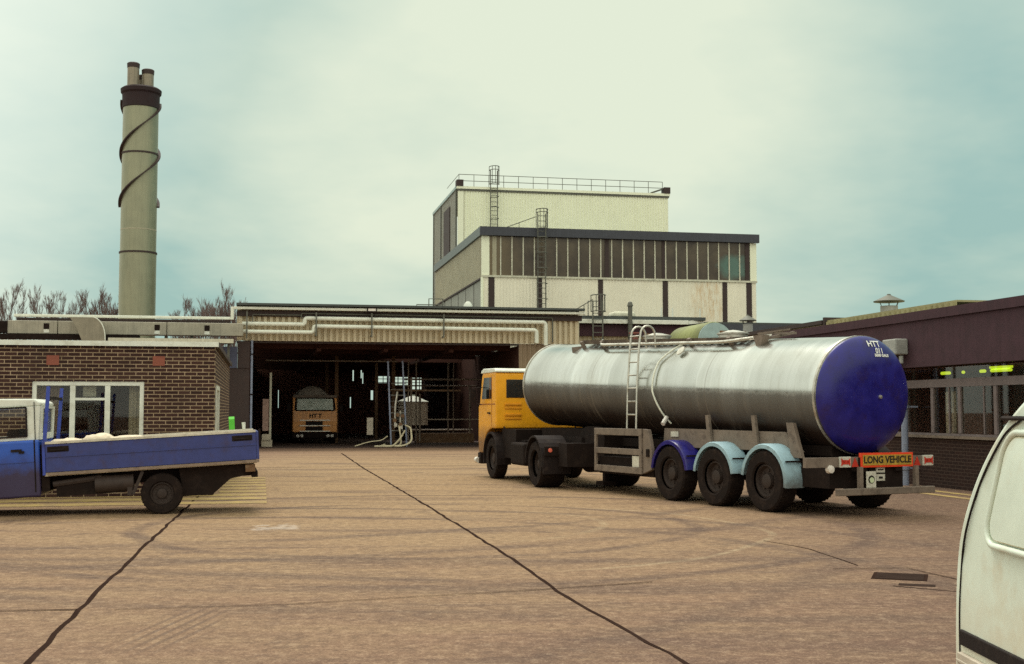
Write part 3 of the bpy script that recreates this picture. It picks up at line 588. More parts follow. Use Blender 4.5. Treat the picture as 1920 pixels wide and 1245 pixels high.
for s_ in (-1, 1):
    b = MB(); b.tube([(s_*1.2,.1,2.2),(s_*1.42,-.02,2.2),(s_*1.42,-.02,1.7),(s_*1.2,.05,1.7)], .014, 6); b.box(*(sorted((s_*1.34,s_*1.5))),-.03,.0,1.75,2.15); b.build('mirror', M['black'], L)
lt = MB().lathe([(0,1.66),(.5,1.68),(.95,1.8),(1.0,1.9),(1.0,9),(0,9)], (-.1,0,2.2), 'y', 40).build('tank', mat('dull_steel_tank', (.26,.22,.18), .5, .6, grime=(.1,.08,.06)), L, smooth=35)
MB().box(-.5,.5,.3,9,.7,1.2).build('chassis', M['chassis'], L)
w0 = wheel_obj('wheel', L, (-1.0,.9,.5), .5, .3, 1); w0.rotation_euler = (0,0,PI/2)
for p in ((1.0,.9,.5),(-1.0,5.6,.5),(1.0,5.6,.5),(-1.0,7,.5),(1.0,7,.5)): dup(w0, L, p, PI/2 if p[0] < 0 else -PI/2)

# ------------------------------------------------------------------ low buildings right of the bay
LB = thing('pipe_room', 'low pale corrugated building with a white edged dark roof between the bay and the barrel roofed shelter', 'building'); inC(LB, 0, 3)
b = MB(); b.wave((15.8,0,0),(1,0,0),6.2,(0,0,1),5.5,(0,-1,0),.22,.08,False); b.build('wall', M['cladbay'], LB)
MB().box(15.8,23,-.25,-.07,5.42,6.0).build('fascia', M['fascia'], LB); MB().box(15.75,23.05,-.5,7,6.25,6.42).build('roof', M['roofgrey'], LB)
MB().box(15.75,22.1,-.62,-.503,6.03,6.24).build('roof_edge', M['white'], LB, bevel=.02); b = MB(); b.bar((22.1,-.56,6.14),(23.0,-.2,6.24),.11,.18); b.build('roof_edge', M['white'], LB)
MB().box(15.9,23,-.06,6.8,5.5,6.24).build('upper_wall', M['dark'], LB)
MB().box(22,23,-.05,6,0,5.4).build('end_wall', M['dark'], LB)
MB().box(18.6,19.8,.9,2.0,6.42,6.78).build('rooflight', M['cream'], LB, bevel=.15, seg=3)
for xx in (24,24.6,26.1): MB().tube([(xx-2.8,1,6.4),(xx-2.8,1,7.0)], .04, 6).build('vent_pipe', M['white'], LB)
L2 = thing('fascia_building', 'low building with a long dark fascia behind the rear of the tanker', 'building'); inC(L2, 0, 8)
MB().box(23.1,36,0,12,0,5.6).build('wall', M['dark'], L2); MB().box(22.9,36,-.2,-.003,5.4,6.5).build('fascia', M['slate'], L2); MB().box(22.9,36,-.2,12,6.503,6.6).build('roof', M['roofgrey'], L2)
vp = thing('vent_stack', 'dark grey capped vent pipe standing in front of the pale clad works building', 'vent pipe'); inC(vp, 19.0, 2.3)
MB().tube([(0,0,0),(0,0,6.9)], .115, 12).build('pipe', M['ladder'], vp, smooth=50); MB().lathe([(.15,6.9),(.15,6.95),(.10,7.1),(0,7.16)], n=12).lathe([(.14,6.0),(.14,6.08)], n=12).build('cap', M['ladder'], vp)
bs = thing('barrel_shelter', 'mossy green ribbed barrel roof with pale rounded end panel beyond the tanker', 'shelter', (7.45, 45, 0), AL)
b = MB(); k = 22; vs = []
for j in range(41):
    yy = j*3.4/40; dd = .04*(0 if j % 4 < 2 else 1)
    for i in range(k+1): a_ = PI*i/k; vs.append(((.66+dd)*math.cos(a_), yy, 4.28+(.66+dd)*math.sin(a_)))
b.add(vs, [(j*(k+1)+i, j*(k+1)+i+1, (j+1)*(k+1)+i+1, (j+1)*(k+1)+i) for j in range(40) for i in range(k)]); b.build('barrel_roof', M['cladgreen'], bs, smooth=30)
MB().prism([(.65*math.cos(PI*i/24), 4.28+.65*math.sin(PI*i/24)) for i in range(25)], 'y', -.06, -.012).build('end_panel', M['tankend'], bs)
MB().box(-.66,.66,0,3.4,0,4.27).build('wall', M['cladgrey'], bs)
def cage_ladder(name, label, grp, x, y, z0, z1, w=.5, cage0=None, dep=.6, side=None, rails=True):
    o = thing(name, label, 'ladder', group=grp)
    b = MB(); k = int((z1-z0)/.32)
    for s_ in (-1,1): b.box(s_*w/2-.03, s_*w/2+.03, -.03, .03, z0, z1-.25)
    for i in range(1, k): b.tube([(-w/2-.01,0,z0+i*.32),(w/2+.01,0,z0+i*.32)], .022, 6)
    b.build('ladder_frame', M['ladder'], o)
    if cage0 is not None:
        b = MB(); zz_ = cage0; rr = .36
        while zz_ < z1:
            b.tube([(-w/2,0,zz_)] + [(-rr*math.cos(PI*i/10), -rr*1.5*math.sin(PI*i/10)-.05, zz_) for i in range(11)] + [(w/2,0,zz_)], .026, 6); zz_ += 1.0
        b.tube([(-rr*math.cos(PI*i/10), -rr*1.5*math.sin(PI*i/10)-.05, z1) for i in range(11)], .028, 6)
        for i in (0,3,5,7,10): b.tube([(-rr*math.cos(PI*i/10), -rr*1.5*math.sin(PI*i/10)-.05, cage0),(-rr*math.cos(PI*i/10), -rr*1.5*math.sin(PI*i/10)-.05, z1)], .022, 6)
        b.build('safety_cage', M['ladder'], o)
    return o
o = cage_ladder('caged_ladder', 'lowest caged ladder, rising over the roof edge just right of the bay', 'roof ladders', 0,0, 4.6, 7.4, .5, 6.6); inC(o, 17.3, 2.2)
MB().tube([(-1.1,0,6.45),(-1.1,0,6.7),(-.25,0,7.2)], .025, 6).tube([(-.7,0,6.4),(-.7,0,6.95)], .02, 6).build('handrail', M['ladder'], o); MB().tube([(-.25,.9,6.4),(-.25,.9,7.2),(.3,.9,7.2)], .025, 6).build('handrail', M['ladder'], o)
o = thing('roof_handrail', 'little dark handrail on the bay roof by the foot of the tall block', 'railing'); inC(o, 9.5, 8)
b = MB(); b.tube([(-.5,0,6.5),(-.5,0,7.3),(.9,0,7.3)], .03, 6).tube([(.15,0,6.5),(.15,0,7.62),(.9,0,7.62)], .03, 6).tube([(.9,0,6.5),(.9,0,7.62)], .03, 6); b.build('rail', M['ladder'], o)
o = tag(MB().lathe([(.26,6.5),(.26,7.1),(.22,7.35),(.1,7.5),(0,7.52)], n=16).build('roof_vent', M['white'], smooth=40), 'small white domed vent on the bay roof beside the glazed block', 'roof vent'); inC(o, 11.75, 8)

# ------------------------------------------------------------------ glazed works building (T) and the tall block behind it (U)
T = thing('glazed_building', 'works building with a band of tall dark windows over cream cladding', 'building', (-1.79, 75, 0), AL)
TW = 17.85
b = MB()
cols = [(.35,.72),(3.41,3.72),(7.33,7.64),(11.56,11.9),(15.56,15.87),(17.18,17.54)]
edges = [-.0] + [e_ for c_ in cols for e_ in c_] + [TW]
for i in range(0, len(edges), 2):
    if edges[i+1]-edges[i] > .05: b.wave((edges[i],0,0),(1,0,0),edges[i+1]-edges[i],(0,0,1),9.9,(0,-1,0),.20,.035,False)
b.build('cladding', M['cladrust'], T)
b = MB(); b.box(-.1,.02,-.07,.2,0,9.9); b.build('corner_trim', M['cladwhite'], T)
for c_ in cols: MB().box(c_[0], c_[1], -.03, .1, 0, 9.88).build('column', M['dark'], T)
b = MB(); b.box(-.08, TW+.05, -.10, .15, 9.9, 10.02); b.build('sill', M['cream'], T)
for (xa,xb) in ((-.06,.40),(17.45,TW+.03)): MB().box(xa,xb,-.04,.2,10.03,12.45).build('corner_panel', M['cladwhite'], T)
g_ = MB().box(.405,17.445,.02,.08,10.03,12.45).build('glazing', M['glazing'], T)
NM = 24
for i in range(1, NM):
    xx = .4 + i*17.05/NM; MB().box(xx-.035, xx+.035, -.03, .02, 10.03, 12.44).build('mullion', M['cream'], T)
for xx in (.72,7.9,11.65,17.25): MB().box(xx-.13, xx+.13, -.02, .019, 10.03, 12.44).build('window_post', M['dark'] if xx > 1 else M['cladgrey'], T)
MB().box(-.22, TW+.15, -.28, -.05, 12.46, 13.0).build('parapet', M['slate'], T)
MB().box(-.22, -.02, -.05, 20.5, 12.46, 13.0).build('parapet', M['parside'], T)
b = MB(); b.wave((-.05,.25,9.9),(0,1,0),20.2,(0,0,1),2.54,(-1,0,0),.35,.05); b.build('cladding', M['cladgrey'], T)
b = MB(); b.box(0,.1,.21,20.4,0,9.88); b.build('side_wall', M['cladside'], T)
b = MB()
for yy in (3.2,6.4,9.6,12.8,16): b.box(-.02,0-.001,yy,yy+.07,0,9.88)
b.box(-.1,-.003,.2,20.4,9.8,9.9); b.build('panel_joint', M['dark'], T)
MB().box(TW-.05,TW+.0,.2,20,0,12.44).build('side_wall', M['cladgrey'], T)
MB().box(0,TW,0,20.4,12.5,12.6).build('roof', M['roofgrey'], T)
MB().box(.1,TW-.1,.4,.5,.0,12.4).build('inner_wall', M['interior'], T)
def inF(o, F, x, y, z=0):
    a = R_(AL); fx, fy = F; o.location = (fx + x*math.cos(a) - y*math.sin(a), fy + x*math.sin(a) + y*math.cos(a), z); o.rotation_euler = (0, 0, a); return o
o = cage_ladder('caged_ladder', 'caged ladder in front of the dark windows of the glazed block', 'roof ladders', 0,0, 7, 14.1, .5, 12.9); inF(o, (-1.79,75), 3.6, -.5)
b = MB(); b.tube([(-2.4,1.6,13.0),(-.25,.6,13.75)], .025, 6).tube([(-1.2,1.1,13.0),(-1.2,1.1,13.4)], .02, 6); b.build('handrail', M['ladder'], o)
b = MB(); zz_ = 7.6
while zz_ < 13: b.tube([(-.25,0,zz_),(-.3,-.3,zz_),(0,-.5,zz_),(.3,-.3,zz_),(.25,0,zz_)], .022, 6); zz_ += .95
b.build('cage_hoops', M['ladder'], o)

U = thing('tall_block', 'tall cream clad block with roof railing rising behind the glazed works building', 'building', (-3.86, 87, 0), AL)
UW = 15.75
b = MB(); b.wave((.45,0,0),(1,0,0),UW-.45,(0,0,1),17.55,(0,-1,0),.2,.04); b.build('cladding', M['cladwhite'], U)
MB().box(-.0,.40,-.05,.2,0,17.6).build('corner_trim', M['cladwhite'], U); MB().box(.405,.45,-.02,.1,0,17.5).build('corner_joint', M['cladgrey'], U)
MB().box(-.1,UW+.1,-.14,.1,17.56,17.74).build('roof_edge', M['cladwhite'], U); MB().box(-.05,UW+.05,-.10,-.005,17.42,17.555).build('gutter', M['ladder'], U)
b = MB(); b.wave((-.03,.25,0),(0,1,0),12,(0,0,1),17.6,(-1,0,0),.3,.04); b.build('cladding', M['cladside'], U)
MB().box(-.14,-.05,3.2,6.2,0,16.8).build('side_panel', M['dark'], U)
for yy in (.25,7.8,11.9): MB().box(-.14,-.06,yy,yy+.22,0,17.55).build('side_column', M['ladder'], U)
MB().box(-.16,.1,.2,12.3,17.56,17.76).build('roof_edge', M['tankend'], U)
MB().box(UW-.04,UW,.2,12,0,17.5).build('side_wall', M['cladgrey'], U); MB().box(0,UW,.05,12.2,17.5,17.58).build('roof', M['roofgrey'], U)
MB().box(-.12,.36,-.2,.5,17.75,18.2).build('corner_block', M['dark'], U); MB().box(UW-.36,UW+.12,-.2,.5,17.75,18.2).build('corner_block', M['dark'], U)
b = MB(); b.bar((UW-.4,.1,18.1),(UW-1.3,.1,17.78),.3,.1); b.build('corner_brace', M['ladder'], U)
rl = MB()
for zz_ in (18.2,18.66): rl.tube([(.1,.25,zz_),(15.4,.25,zz_)], .024, 6)
for i in range(15): rl.tube([(.1+i*15.3/14,.25,17.7),(.1+i*15.3/14,.25,18.66)], .022, 6)
rl.tube([(.1,.25,18.66),(.1,6,18.66)], .02, 6)
rl.build('railing', M['ladder'], U)
o = cage_ladder('caged_ladder', 'highest caged ladder, against the cream wall of the tall block', 'roof ladders', 0,0, 14.4, 19.15, .5, 17.9); inF(o, (-3.86,87), 2.55, -.35)
b = MB(); zz_ = 14.6
while zz_ < 17.8: b.tube([(-.25,0,zz_),(-.3,-.3,zz_),(0,-.5,zz_),(.3,-.3,zz_),(.25,0,zz_)], .024, 6); zz_ += .8
b.build('cage_hoops', M['ladder'], o)

# ------------------------------------------------------------------ chimney
CH = thing('chimney', 'tall grey steel chimney with spiral strakes, dark collar and twin flues', 'chimney', (-21.47, 70, 0))
b = MB().lathe([(1.02,0),(1.02,10.7),(1.0,10.7),(.99,19.1)], n=40); b.build('shaft', M['chim'], CH, smooth=30)
for zz_, rr in ((10.72,1.06),(16.45,1.03)): MB().lathe([(rr-.06,zz_-.05),(rr,zz_-.05),(rr,zz_+.05),(rr-.06,zz_+.05)], n=40, cap=False).build('flange', M['dark'], CH)
MB().lathe([(1.002,12.0),(1.006,12.01),(1.006,12.05),(1.002,12.06)], n=40, cap=False).build('seam', M['cladgrey'], CH)
b = MB().lathe([(.995,19.1),(1.04,19.12),(1.05,19.9),(1.13,20.0),(1.15,20.2),(1.02,20.3),(0,20.3)], n=40); b.build('collar', mat('black_collar', (.028,.015,.016), .8), CH, smooth=30)
for k, (fx, fy, ft) in enumerate(((-.40,-.25,21.75),(.34,.1,21.45),(.0,.45,21.2))):
    fo = MB().lathe([(.33,20.2),(.33,ft-.3)], (fx,fy,0), n=24).build('flue', M['flue'], CH, smooth=30)
    MB().lathe([(.345,ft-.3),(.36,ft-.05),(.3,ft),(.25,ft-.05),(.25,ft-.3)], (fx,fy,0), n=24, cap=False).build('rim', M['dark'], fo, smooth=30)
for k in range(2):
    b = MB(); vs = []; NS = 100
    for i in range(NS+1):
        zz_ = 13.4 + 6.1*i/NS; a_ = (zz_-19.1)/5.8*2*PI + PI*k
        ca, sa = math.cos(a_), math.sin(a_)
        for rr, dz in ((.985,-.045),(1.15,-.045),(1.15,.045),(.985,.045)): vs.append((rr*ca, rr*sa, zz_+dz))
    b.add(vs, [(4*i+j, 4*i+(j+1)%4, 4*(i+1)+(j+1)%4, 4*(i+1)+j) for i in range(NS) for j in range(4)] + [(0,1,2,3), (4*NS+3,4*NS+2,4*NS+1,4*NS)])
    b.build('helical_strake', M['dark'], CH)

# ------------------------------------------------------------------ bare trees behind the chimney
def tree(x, y, H, seed, label):
    rnd = random.Random(seed); o = thing('bare_tree', label, 'tree', (x, y, 0), group='bare winter trees on the skyline')
    tr, cr = MB(), MB(); tr.tube([(0,0,0),(.05,0,H*.35),(0,.05,H*.62),(.03,0,H*.85)], [.22,.17,.11,.04], 7)
    def br(p, d, L, r, lv):
        d = d.normalized(); q = p + d*L*.5 + Vector((rnd.uniform(-.1,.1),rnd.uniform(-.1,.1),.06))*L; e_ = q + (d + Vector((0,0,.35))).normalized()*L*.5
        cr.tube([p, q, e_], [r, r*.8, r*.5], 4 if lv else 5)
        if lv >= 3: return
        for k in range(6):
            t_ = rnd.uniform(.35, 1); s_ = p.lerp(q, t_*2) if t_ < .5 else q.lerp(e_, t_*2-1)
            a_ = rnd.uniform(0, 2*PI); nd = d + Vector((math.cos(a_), math.sin(a_), rnd.uniform(.5,1.2)))*rnd.uniform(.35,.62)
            br(s_, nd, L*rnd.uniform(.42,.62), max(.008, r*.5), lv+1)
    for k in range(11):
        t_ = .45 + .5*k/11; a_ = k*2.4 + rnd.random(); br(Vector((.03,0,H*t_*.85)), Vector((math.cos(a_), math.sin(a_), rnd.uniform(1.5,2.6))), H*rnd.uniform(.20,.28)*(1.3-t_*.6), .034, 0)
    tr.build('trunk', M['timber'], o); cr.build('crown', M['timber'], o)
TL = ['leftmost bare tree, cut by the edge of the view', 'bushy bare tree just right of the leftmost one', 'tall bare tree with narrow top, third along the skyline', 'bare tree above the left part of the white gutter', 'bare tree midway between the left edge and the chimney', 'bare tree just left of the chimney', 'sparse bare tree close right of the chimney', 'thin low bare tree between chimney and bay', 'dense bare tree left of the gutter step', 'bare tree right above the gutter step', 'faint bare tree beside the bay roof corner', 'small bare tree top showing over the bay roof', 'bare tree second left of the chimney']
for i, (x_, H_) in enumerate(((-45.2,12.7),(-42.4,12.6),(-40.4,12.5),(-38.7,12.5),(-37.6,11.8),(-35.3,12.6),(-31.2,11.4),(-29.9,11.5),(-28.0,12.4),(-26.7,12.1),(-25.2,11.7),(-15.3,11.3),(-36.4,12.3))):
    tree(x_, 110 + (i*37 % 9), H_ - .7 + (i*37 % 9)*.09, 40+i, TL[i])

# ------------------------------------------------------------------ building along the right
RB = thing('workshop_building', 'long dark building on the right with purple brown fascia, window band and brick base', 'building', (9.46, 27.5, 0), AL)
Y0, Y1 = -24, 16
MB().box(0,.25,Y0,Y1,0,1.09).build('wall', M['brickr'], RB); MB().box(-.07,.28,Y0,Y1,1.093,1.15).build('sill', M['beige'], RB)
MB().box(-.30,-.02,Y0,Y1+.2,2.68,3.72).build('fascia', M['fascia'], RB); MB().box(-.36,-.0,Y0,Y1+.25,3.724,3.93).build('roof_edge', M['fascia'], RB)
MB().box(-.018,12,Y0,Y1,2.69,2.75).build('soffit', M['dark'], RB); MB().box(.0,14,Y0,Y1+.2,3.80,3.9).build('roof', M['roofgrey'], RB)
b = MB(); yy = Y0+.3
fr = thing
rows = [y_ for y_ in [-23 + i*1.24 for i in range(32)] if y_ < Y1-.2]
b.box(.02,.12,Y0,Y1,2.22,2.40); b.box(.03,.10,Y0,Y1,1.152,1.20); b.build('transom', M['frame'], RB)
for i, y_ in enumerate((.15,-.95,-2.28,-3.4,-4.5,-5.6,1.3,2.5,3.7,5,6.3,-7,-8.4,-10)):
    MB().box(.02,.11,y_-.055,y_+.055,1.21,2.21).build('mullion', M['frame'], RB)
    if i in (1,2,5,8): MB().box(.04,.10,y_+.42,y_+.46,1.21,2.21).build('glazing_bar', M['frame'], RB)
MB().box(.055,.063,Y0,Y1,1.205,2.67).build('pane', M['clear'], RB)
MB().box(.16,.18,-.58,-.18,1.2,2.12).build('blind', M['blind'], RB); MB().box(.12,.13,-2.95,-2.4,1.16,1.42).build('notice', mat('pale_blue_paper', (.42,.55,.62), .8), RB)
MB().box(4.5,4.6,Y0,Y1,0,2.68).build('inner_wall', M['interior'], RB); MB().box(.26,4.5,Y0,Y1,.02,.06).build('inner_floor', M['interior'], RB); MB().box(.3,4.5,Y1-.1,Y1,.06,2.68).build('inner_wall', M['interior'], RB)
MB().box(.26,4.5,Y0,Y1,2.64,2.685).build('inner_ceiling', M['interior'], RB)
for k, (yy, dl) in enumerate(((-2.2,.7),(-1.26,.16),(.12,.33),(-.45,.04))):
    o = MB().tube([(.46,yy,2.55),(.46,yy+dl,2.55)], .035, 8).build('fluorescent_tube', M['tubelight'], RB); MB().box(.41,.51,yy,yy+dl,2.59,2.638).build('fitting', M['tubelight'] if k == 0 else M['frame'], o)
b = MB(); b.box(-.05,-.0,Y1,Y1+.02,0,1); 
MB().box(.0,14,Y1-.02,Y1+.15,0,3.79).build('end_wall', M['brickr'], RB)
wall2 = thing('rear_workshop', 'ribbed lichen coloured roof block standing up behind the right hand fascia', 'building', (9.46, 27.5, 0), AL)
b = MB(); b.wave((6,8.8,0),(0,1,0),8.8,(0,0,1),5.02,(-1,0,0),.33,.06); b.build('cladding', M['cladroof'], wall2); MB().box(6,13,8.8,17.6,5.02,5.08).build('roof', M['cladroof'], wall2)
MB().box(5.9,13,17.62,17.75,0,5.2).build('end_trim', M['dark'], wall2)
MB().box(6.02,13,17.76,31,0,4.95).build('end_wall', M['cladgrey'], wall2); MB().box(5.85,13,17.76,31.2,4.953,5.1).build('roof_edge', M['dark'], wall2)
def cowl(x, y, z0, r, label):
    o = thing('roof_cowl', label, 'roof vent', group='roof cowls'); inF(o, (9.46,27.5), x, y, z0)
    MB().lathe([(r*1.75,-.3),(r*1.75,.0),(r,.28),(r,.62),(r*.9,.62),(r*.9,.3)], n=24, cap=False).build('neck', M['hopper'], o, smooth=30)
    MB().lathe([(r*1.75,.76),(r*1.78,.79),(r*.25,1.0),(r*.2,1.04),(0,1.05)], n=24).build('hat', M['ladder'], o, smooth=30)
    b = MB()
    for k in range(6): a_ = k*PI/3; b.bar((r*.95*math.cos(a_), r*.95*math.sin(a_), .6), (r*1.25*math.cos(a_), r*1.25*math.sin(a_), .8), .02, .02)
    b.build('strut', M['ladder'], o)
cowl(6.8, 14.4, 4.75, .30, 'larger grey metal roof cowl on the ribbed roof behind the tanker'); cowl(6.8, 27.2, 5.0, .22, 'smaller grey metal roof cowl further left on the dark edged roof')
rd = thing('downpipe', 'pale blue downpipe with grey hopper box on the fascia beside the tanker end', 'downpipe', (9.46, 27.5, 0), AL)
MB().box(-.62,-.305,.55,1.18,2.98,3.34).build('hopper', M['hopper'], rd, bevel=.03)
MB().tube(elbow([(-.46,1.05,2.98),(-.46,1.0,2.85),(-.35,.78,2.3),(-.33,.74,1.9),(-.33,.74,0.0)], .2), .075, 12).build('pipe', M['bluepipe'], rd, smooth=50)
b = MB()
for zz_ in (.35,1.75): b.lathe([(.09,zz_),(.095,zz_+.01),(.095,zz_+.08),(.09,zz_+.09)], (-.33,.74,0), n=12, cap=False).box(-.33,.0,.72,.76,zz_+.02,zz_+.06)
b.build('clip', M['bluepipe'], rd); MB().tube([(-.45,.62,2.95),(-.45,.62,2.78)], .05, 10).build('hopper_outlet', M['hopper'], rd)

# ------------------------------------------------------------------ tanker lorry (trailer frame: +x forward, +y its left side)
K = thing('tanker_lorry', 'articulated tanker lorry with orange cab, steel tank and dark blue rear end', 'lorry', (5.33, 21.33, 0), 116)
TR, TX0, TX1, TZ0, TSL = .975, -1.08, 9.56, 1.955, .0355
ptch = Matrix.Translation((TX0, 0, TZ0)) @ Matrix.Rotation(-math.atan(TSL), 4, 'Y')
LEN = (TX1-TX0)
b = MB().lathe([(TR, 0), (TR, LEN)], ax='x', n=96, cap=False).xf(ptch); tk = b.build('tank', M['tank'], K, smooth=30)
b = MB()
for xx in (0.02, LEN-.06): MB().lathe([(TR,xx),(TR+.018,xx),(TR+.018,xx+.05),(TR,xx+.05)], ax='x', n=64, cap=False).xf(ptch).build('end_ring', M['alu'], K, smooth=30)
prof = [(TR*a_, h_) for a_, h_ in ((1,0),(1.004,-.012),(.988,-.04),(.96,-.072),(.92,-.105),(.86,-.142),(.78,-.176),(.65,-.212),(.48,-.24),(.25,-.256),(0,-.26))]
MB().lathe(prof, ax='x', n=72, cap=False).xf(ptch).build('tank_end', M['navy'], K, smooth=50)
MB().lathe([(TR, LEN),(TR*.97,LEN+.05),(TR*.8,LEN+.12),(TR*.4,LEN+.17),(0,LEN+.18)], ax='x', n=64, cap=False).xf(ptch).build('tank_end', M['alu'], K, smooth=40)
wt = mat('white_lettering', (.80,.80,.74), .5, var=.05)
def onend(y_, z_):
    r_ = math.sqrt(y_*y_ + (z_-TZ0)**2); ps = sorted((p[0], p[1]) for p in prof)
    for (r0, h0), (r1, h1) in zip(ps, ps[1:]):
        if r0 <= r_ <= r1: return TX0 + h0 + (h1-h0)*(r_-r0)/max(1e-6, r1-r0)
    return TX0
for txt, y_, z_, s_, ex in (('HTT', -.115, 2.80, .135, 1.1), ('011', -.20, 2.685, .125, .95), ('5000 GALS', -.235, 2.61, .062, 1.1)):
    o = letters('tank_lettering', txt, s_, wt, K, bas((0, y_, z_), (0,-1,0), (0,0,1)), .0035, .002, ex)
    for v in o.data.vertices: v.co.x = onend(v.co.y, v.co.z) - .0355*(v.co.z-TZ0) - .007 + (v.co.x if v.co.x < 0 else 0)
MB().lathe([(0,-.29),(.03,-.285),(.035,-.25)], (0,-.15,-.02), ax='x', n=12, cap=False).xf(ptch).build('end_boss', M['alu'], K)
def tz(x_, ang): # point on barrel surface, ang from vertical towards the left side
    zc = TZ0 + TSL*(x_-TX0); return (x_, TR*math.sin(ang), zc + TR*math.cos(ang))
# walkway along the crown
b = MB()
for yy in (.42, -.42):
    b.bar((1.5,yy,TZ0+TSL*2.6+TR-.02),(7.6,yy,TZ0+TSL*8.7+TR+.02),.05,.09)
for i in range(26): x_ = 1.6 + i*.235; b.bar((x_,-.42,TZ0+TSL*(x_-TX0)+TR+.02),(x_,.42,TZ0+TSL*(x_-TX0)+TR+.02),.12,.03)
b.build('walkway', mat('grubby_walkway', (.085,.058,.04), .8, grime=(.2,.15,.1)), K)
for x_ in (1.9, 3.2, 6.6, 7.5): MB().bar((x_,.40,TZ0+TSL*(x_-TX0)+TR-.16),(x_,.52,TZ0+TSL*(x_-TX0)+TR+.03),.10,.05).build('walkway_bracket', M['beige'], K)
MB().bar((7.55,.15,TZ0+TSL*8.6+TR-.1),(7.75,.62,TZ0+TSL*8.6+TR-.16),.06,.14).build('walkway_end', M['beige'], K)
b = MB(); b.tube(elbow([(1.15,.1,TZ0+TSL*2.2+TR+.06),(1.5,.55,TZ0+TSL*2.5+TR-.02),(2.0,.60,TZ0+TSL*3+TR-.06),(6.5,.60,TZ0+TSL*7.6+TR-.06),(6.9,.3,TZ0+TSL*8+TR+.05)], .2), .03, 8); b.build('vent_rail', M['alu'], K)
for x_ in (2.6, 5.3):
    zc = TZ0+TSL*(x_-TX0)+TR; o = MB().lathe([(.28,-.02),(.28,.10),(.31,.11),(.31,.14),(.1,.19),(0,.2)], (x_,-.1,zc), n=24).build('manhole_lid', M['alu'], K, smooth=30); MB().bar((x_,.2,zc+.16),(x_,-.4,zc+.16),.04,.04).build('lid_clamp', M['rust'], o)
b = MB(); zc = TZ0+TSL*2.1+TR
b.bar((1.02,.3,zc+.0),(1.02,-.3,zc+.12),.06,.05).bar((.6,.0,zc+.08),(1.6,.05,zc+.12),.05,.04).prism([(.88,zc+.05),(1.18,zc+.05),(1.08,zc-.18),(.98,zc-.18)], 'y', .36, .5).bar((1.3,.3,zc+.1),(1.0,-.2,zc+.18),.03,.03); b.build('valve_gear', M['beige'], K)
b = MB()
for (x_, r_) in ((5.6,.06),(5.75,.045)): b.lathe([(r_,0),(r_,.1),(r_*.4,.12),(r_*.4,.2),(r_*1.4,.2),(r_*1.4,.23),(0,.23)], (x_,.25,TZ0+TSL*(x_-TX0)+TR-.02), n=12)
b.build('relief_valve', mat('red_valve', (.22,.07,.05), .6), K)
# overflow pipe hugging the barrel and its strap
zc = TZ0+TSL*(3.6-TX0)
b = MB(); b.tube([(3.3+.45*min(1,max(0,(a_-.3)/.7)) - .25*max(0,(a_-1.6)/.6), (TR+.045)*math.sin(a_), zc+(TR+.045)*math.cos(a_)) for a_ in [.42+i*.085 for i in range(23)]], .018, 8); b.build('overflow_pipe', M['whitepipe'], K, smooth=60)
MB().lathe([(0,0),(.1,0),(.1,.02),(0,.03)], ax='y', n=20).xf(Matrix.Translation((3.2,.70,zc+.74)) @ Matrix.Rotation(R_(40), 4, 'X')).build('round_plate', M['plate'], K)
MB().tube([(3.42,.90,zc-.55),(3.36,1.03,zc-.68)], .045, 10).build('pipe_nozzle', M['lens'], K)
# ladder with two looped handrails
b = MB()
for x_ in (4.13, 4.48):
    pts = [(x_,1.16,1.34),(x_+.06,1.10,2.2),(x_+.13,1.0,3.0),(x_+.15,.95,3.24)]; pts += [(x_+.15,.95-.17*(1-math.cos(t_)), 3.24+.18*math.sin(t_)) for t_ in [PI*i/8 for i in range(1,9)]] + [(x_+.15,.59,2.98)]
    b.tube(pts, .022, 8)
for i in range(7): zz_ = 1.62+i*.265; yy = 1.16 - .06*(zz_-1.34)/.86 if zz_ < 2.2 else 1.10-.1*(zz_-2.2)/.8; xx = .07*(zz_-1.34)/.86; b.tube([(4.13+xx,yy,zz_),(4.48+xx,yy,zz_)], .017, 6)
b.build('ladder', M['alu'], K, smooth=60)
# chassis, subframe skirt and struts
b = MB(); b.box(-1.5,8.8,.30,.45,.72,.95); b.box(-1.5,8.8,-.45,-.30,.72,.95); b.box(-.9,9.3,-.5,.5,.951,1.12); b.build('chassis', M['chassis'], K)
b = MB(); b.prism([(-.65,1.02),(3.55,1.0),(3.5,1.36),(-.2,1.34),(-.35,1.2)], 'y', .86, .90); b.build('skirt', M['beige'], K)
b = MB()
for x_ in (.52, 1.9): MB().bar((x_,.93,1.0),(x_+.06,.96,1.62),.10,.05).build('tank_strut', M['beige'], K)
MB().prism([(-.70,.92),(-.42,.92),(-.30,1.5),(-.48,1.5)], 'y', .90, .96).build('tank_strut', M['beige'], K)
MB().box(3.0,3.25,.905,.925,1.2,1.3).build('side_lamp', M['plate'], K)
b = MB()
for x_ in (0,1.45,2.88): b.tube([(x_,-1.1,.52),(x_,1.1,.52)], .08, 10)
b.box(-.5,3.4,-.8,.8,.55,.72); b.build('axles', M['chassis'], K)
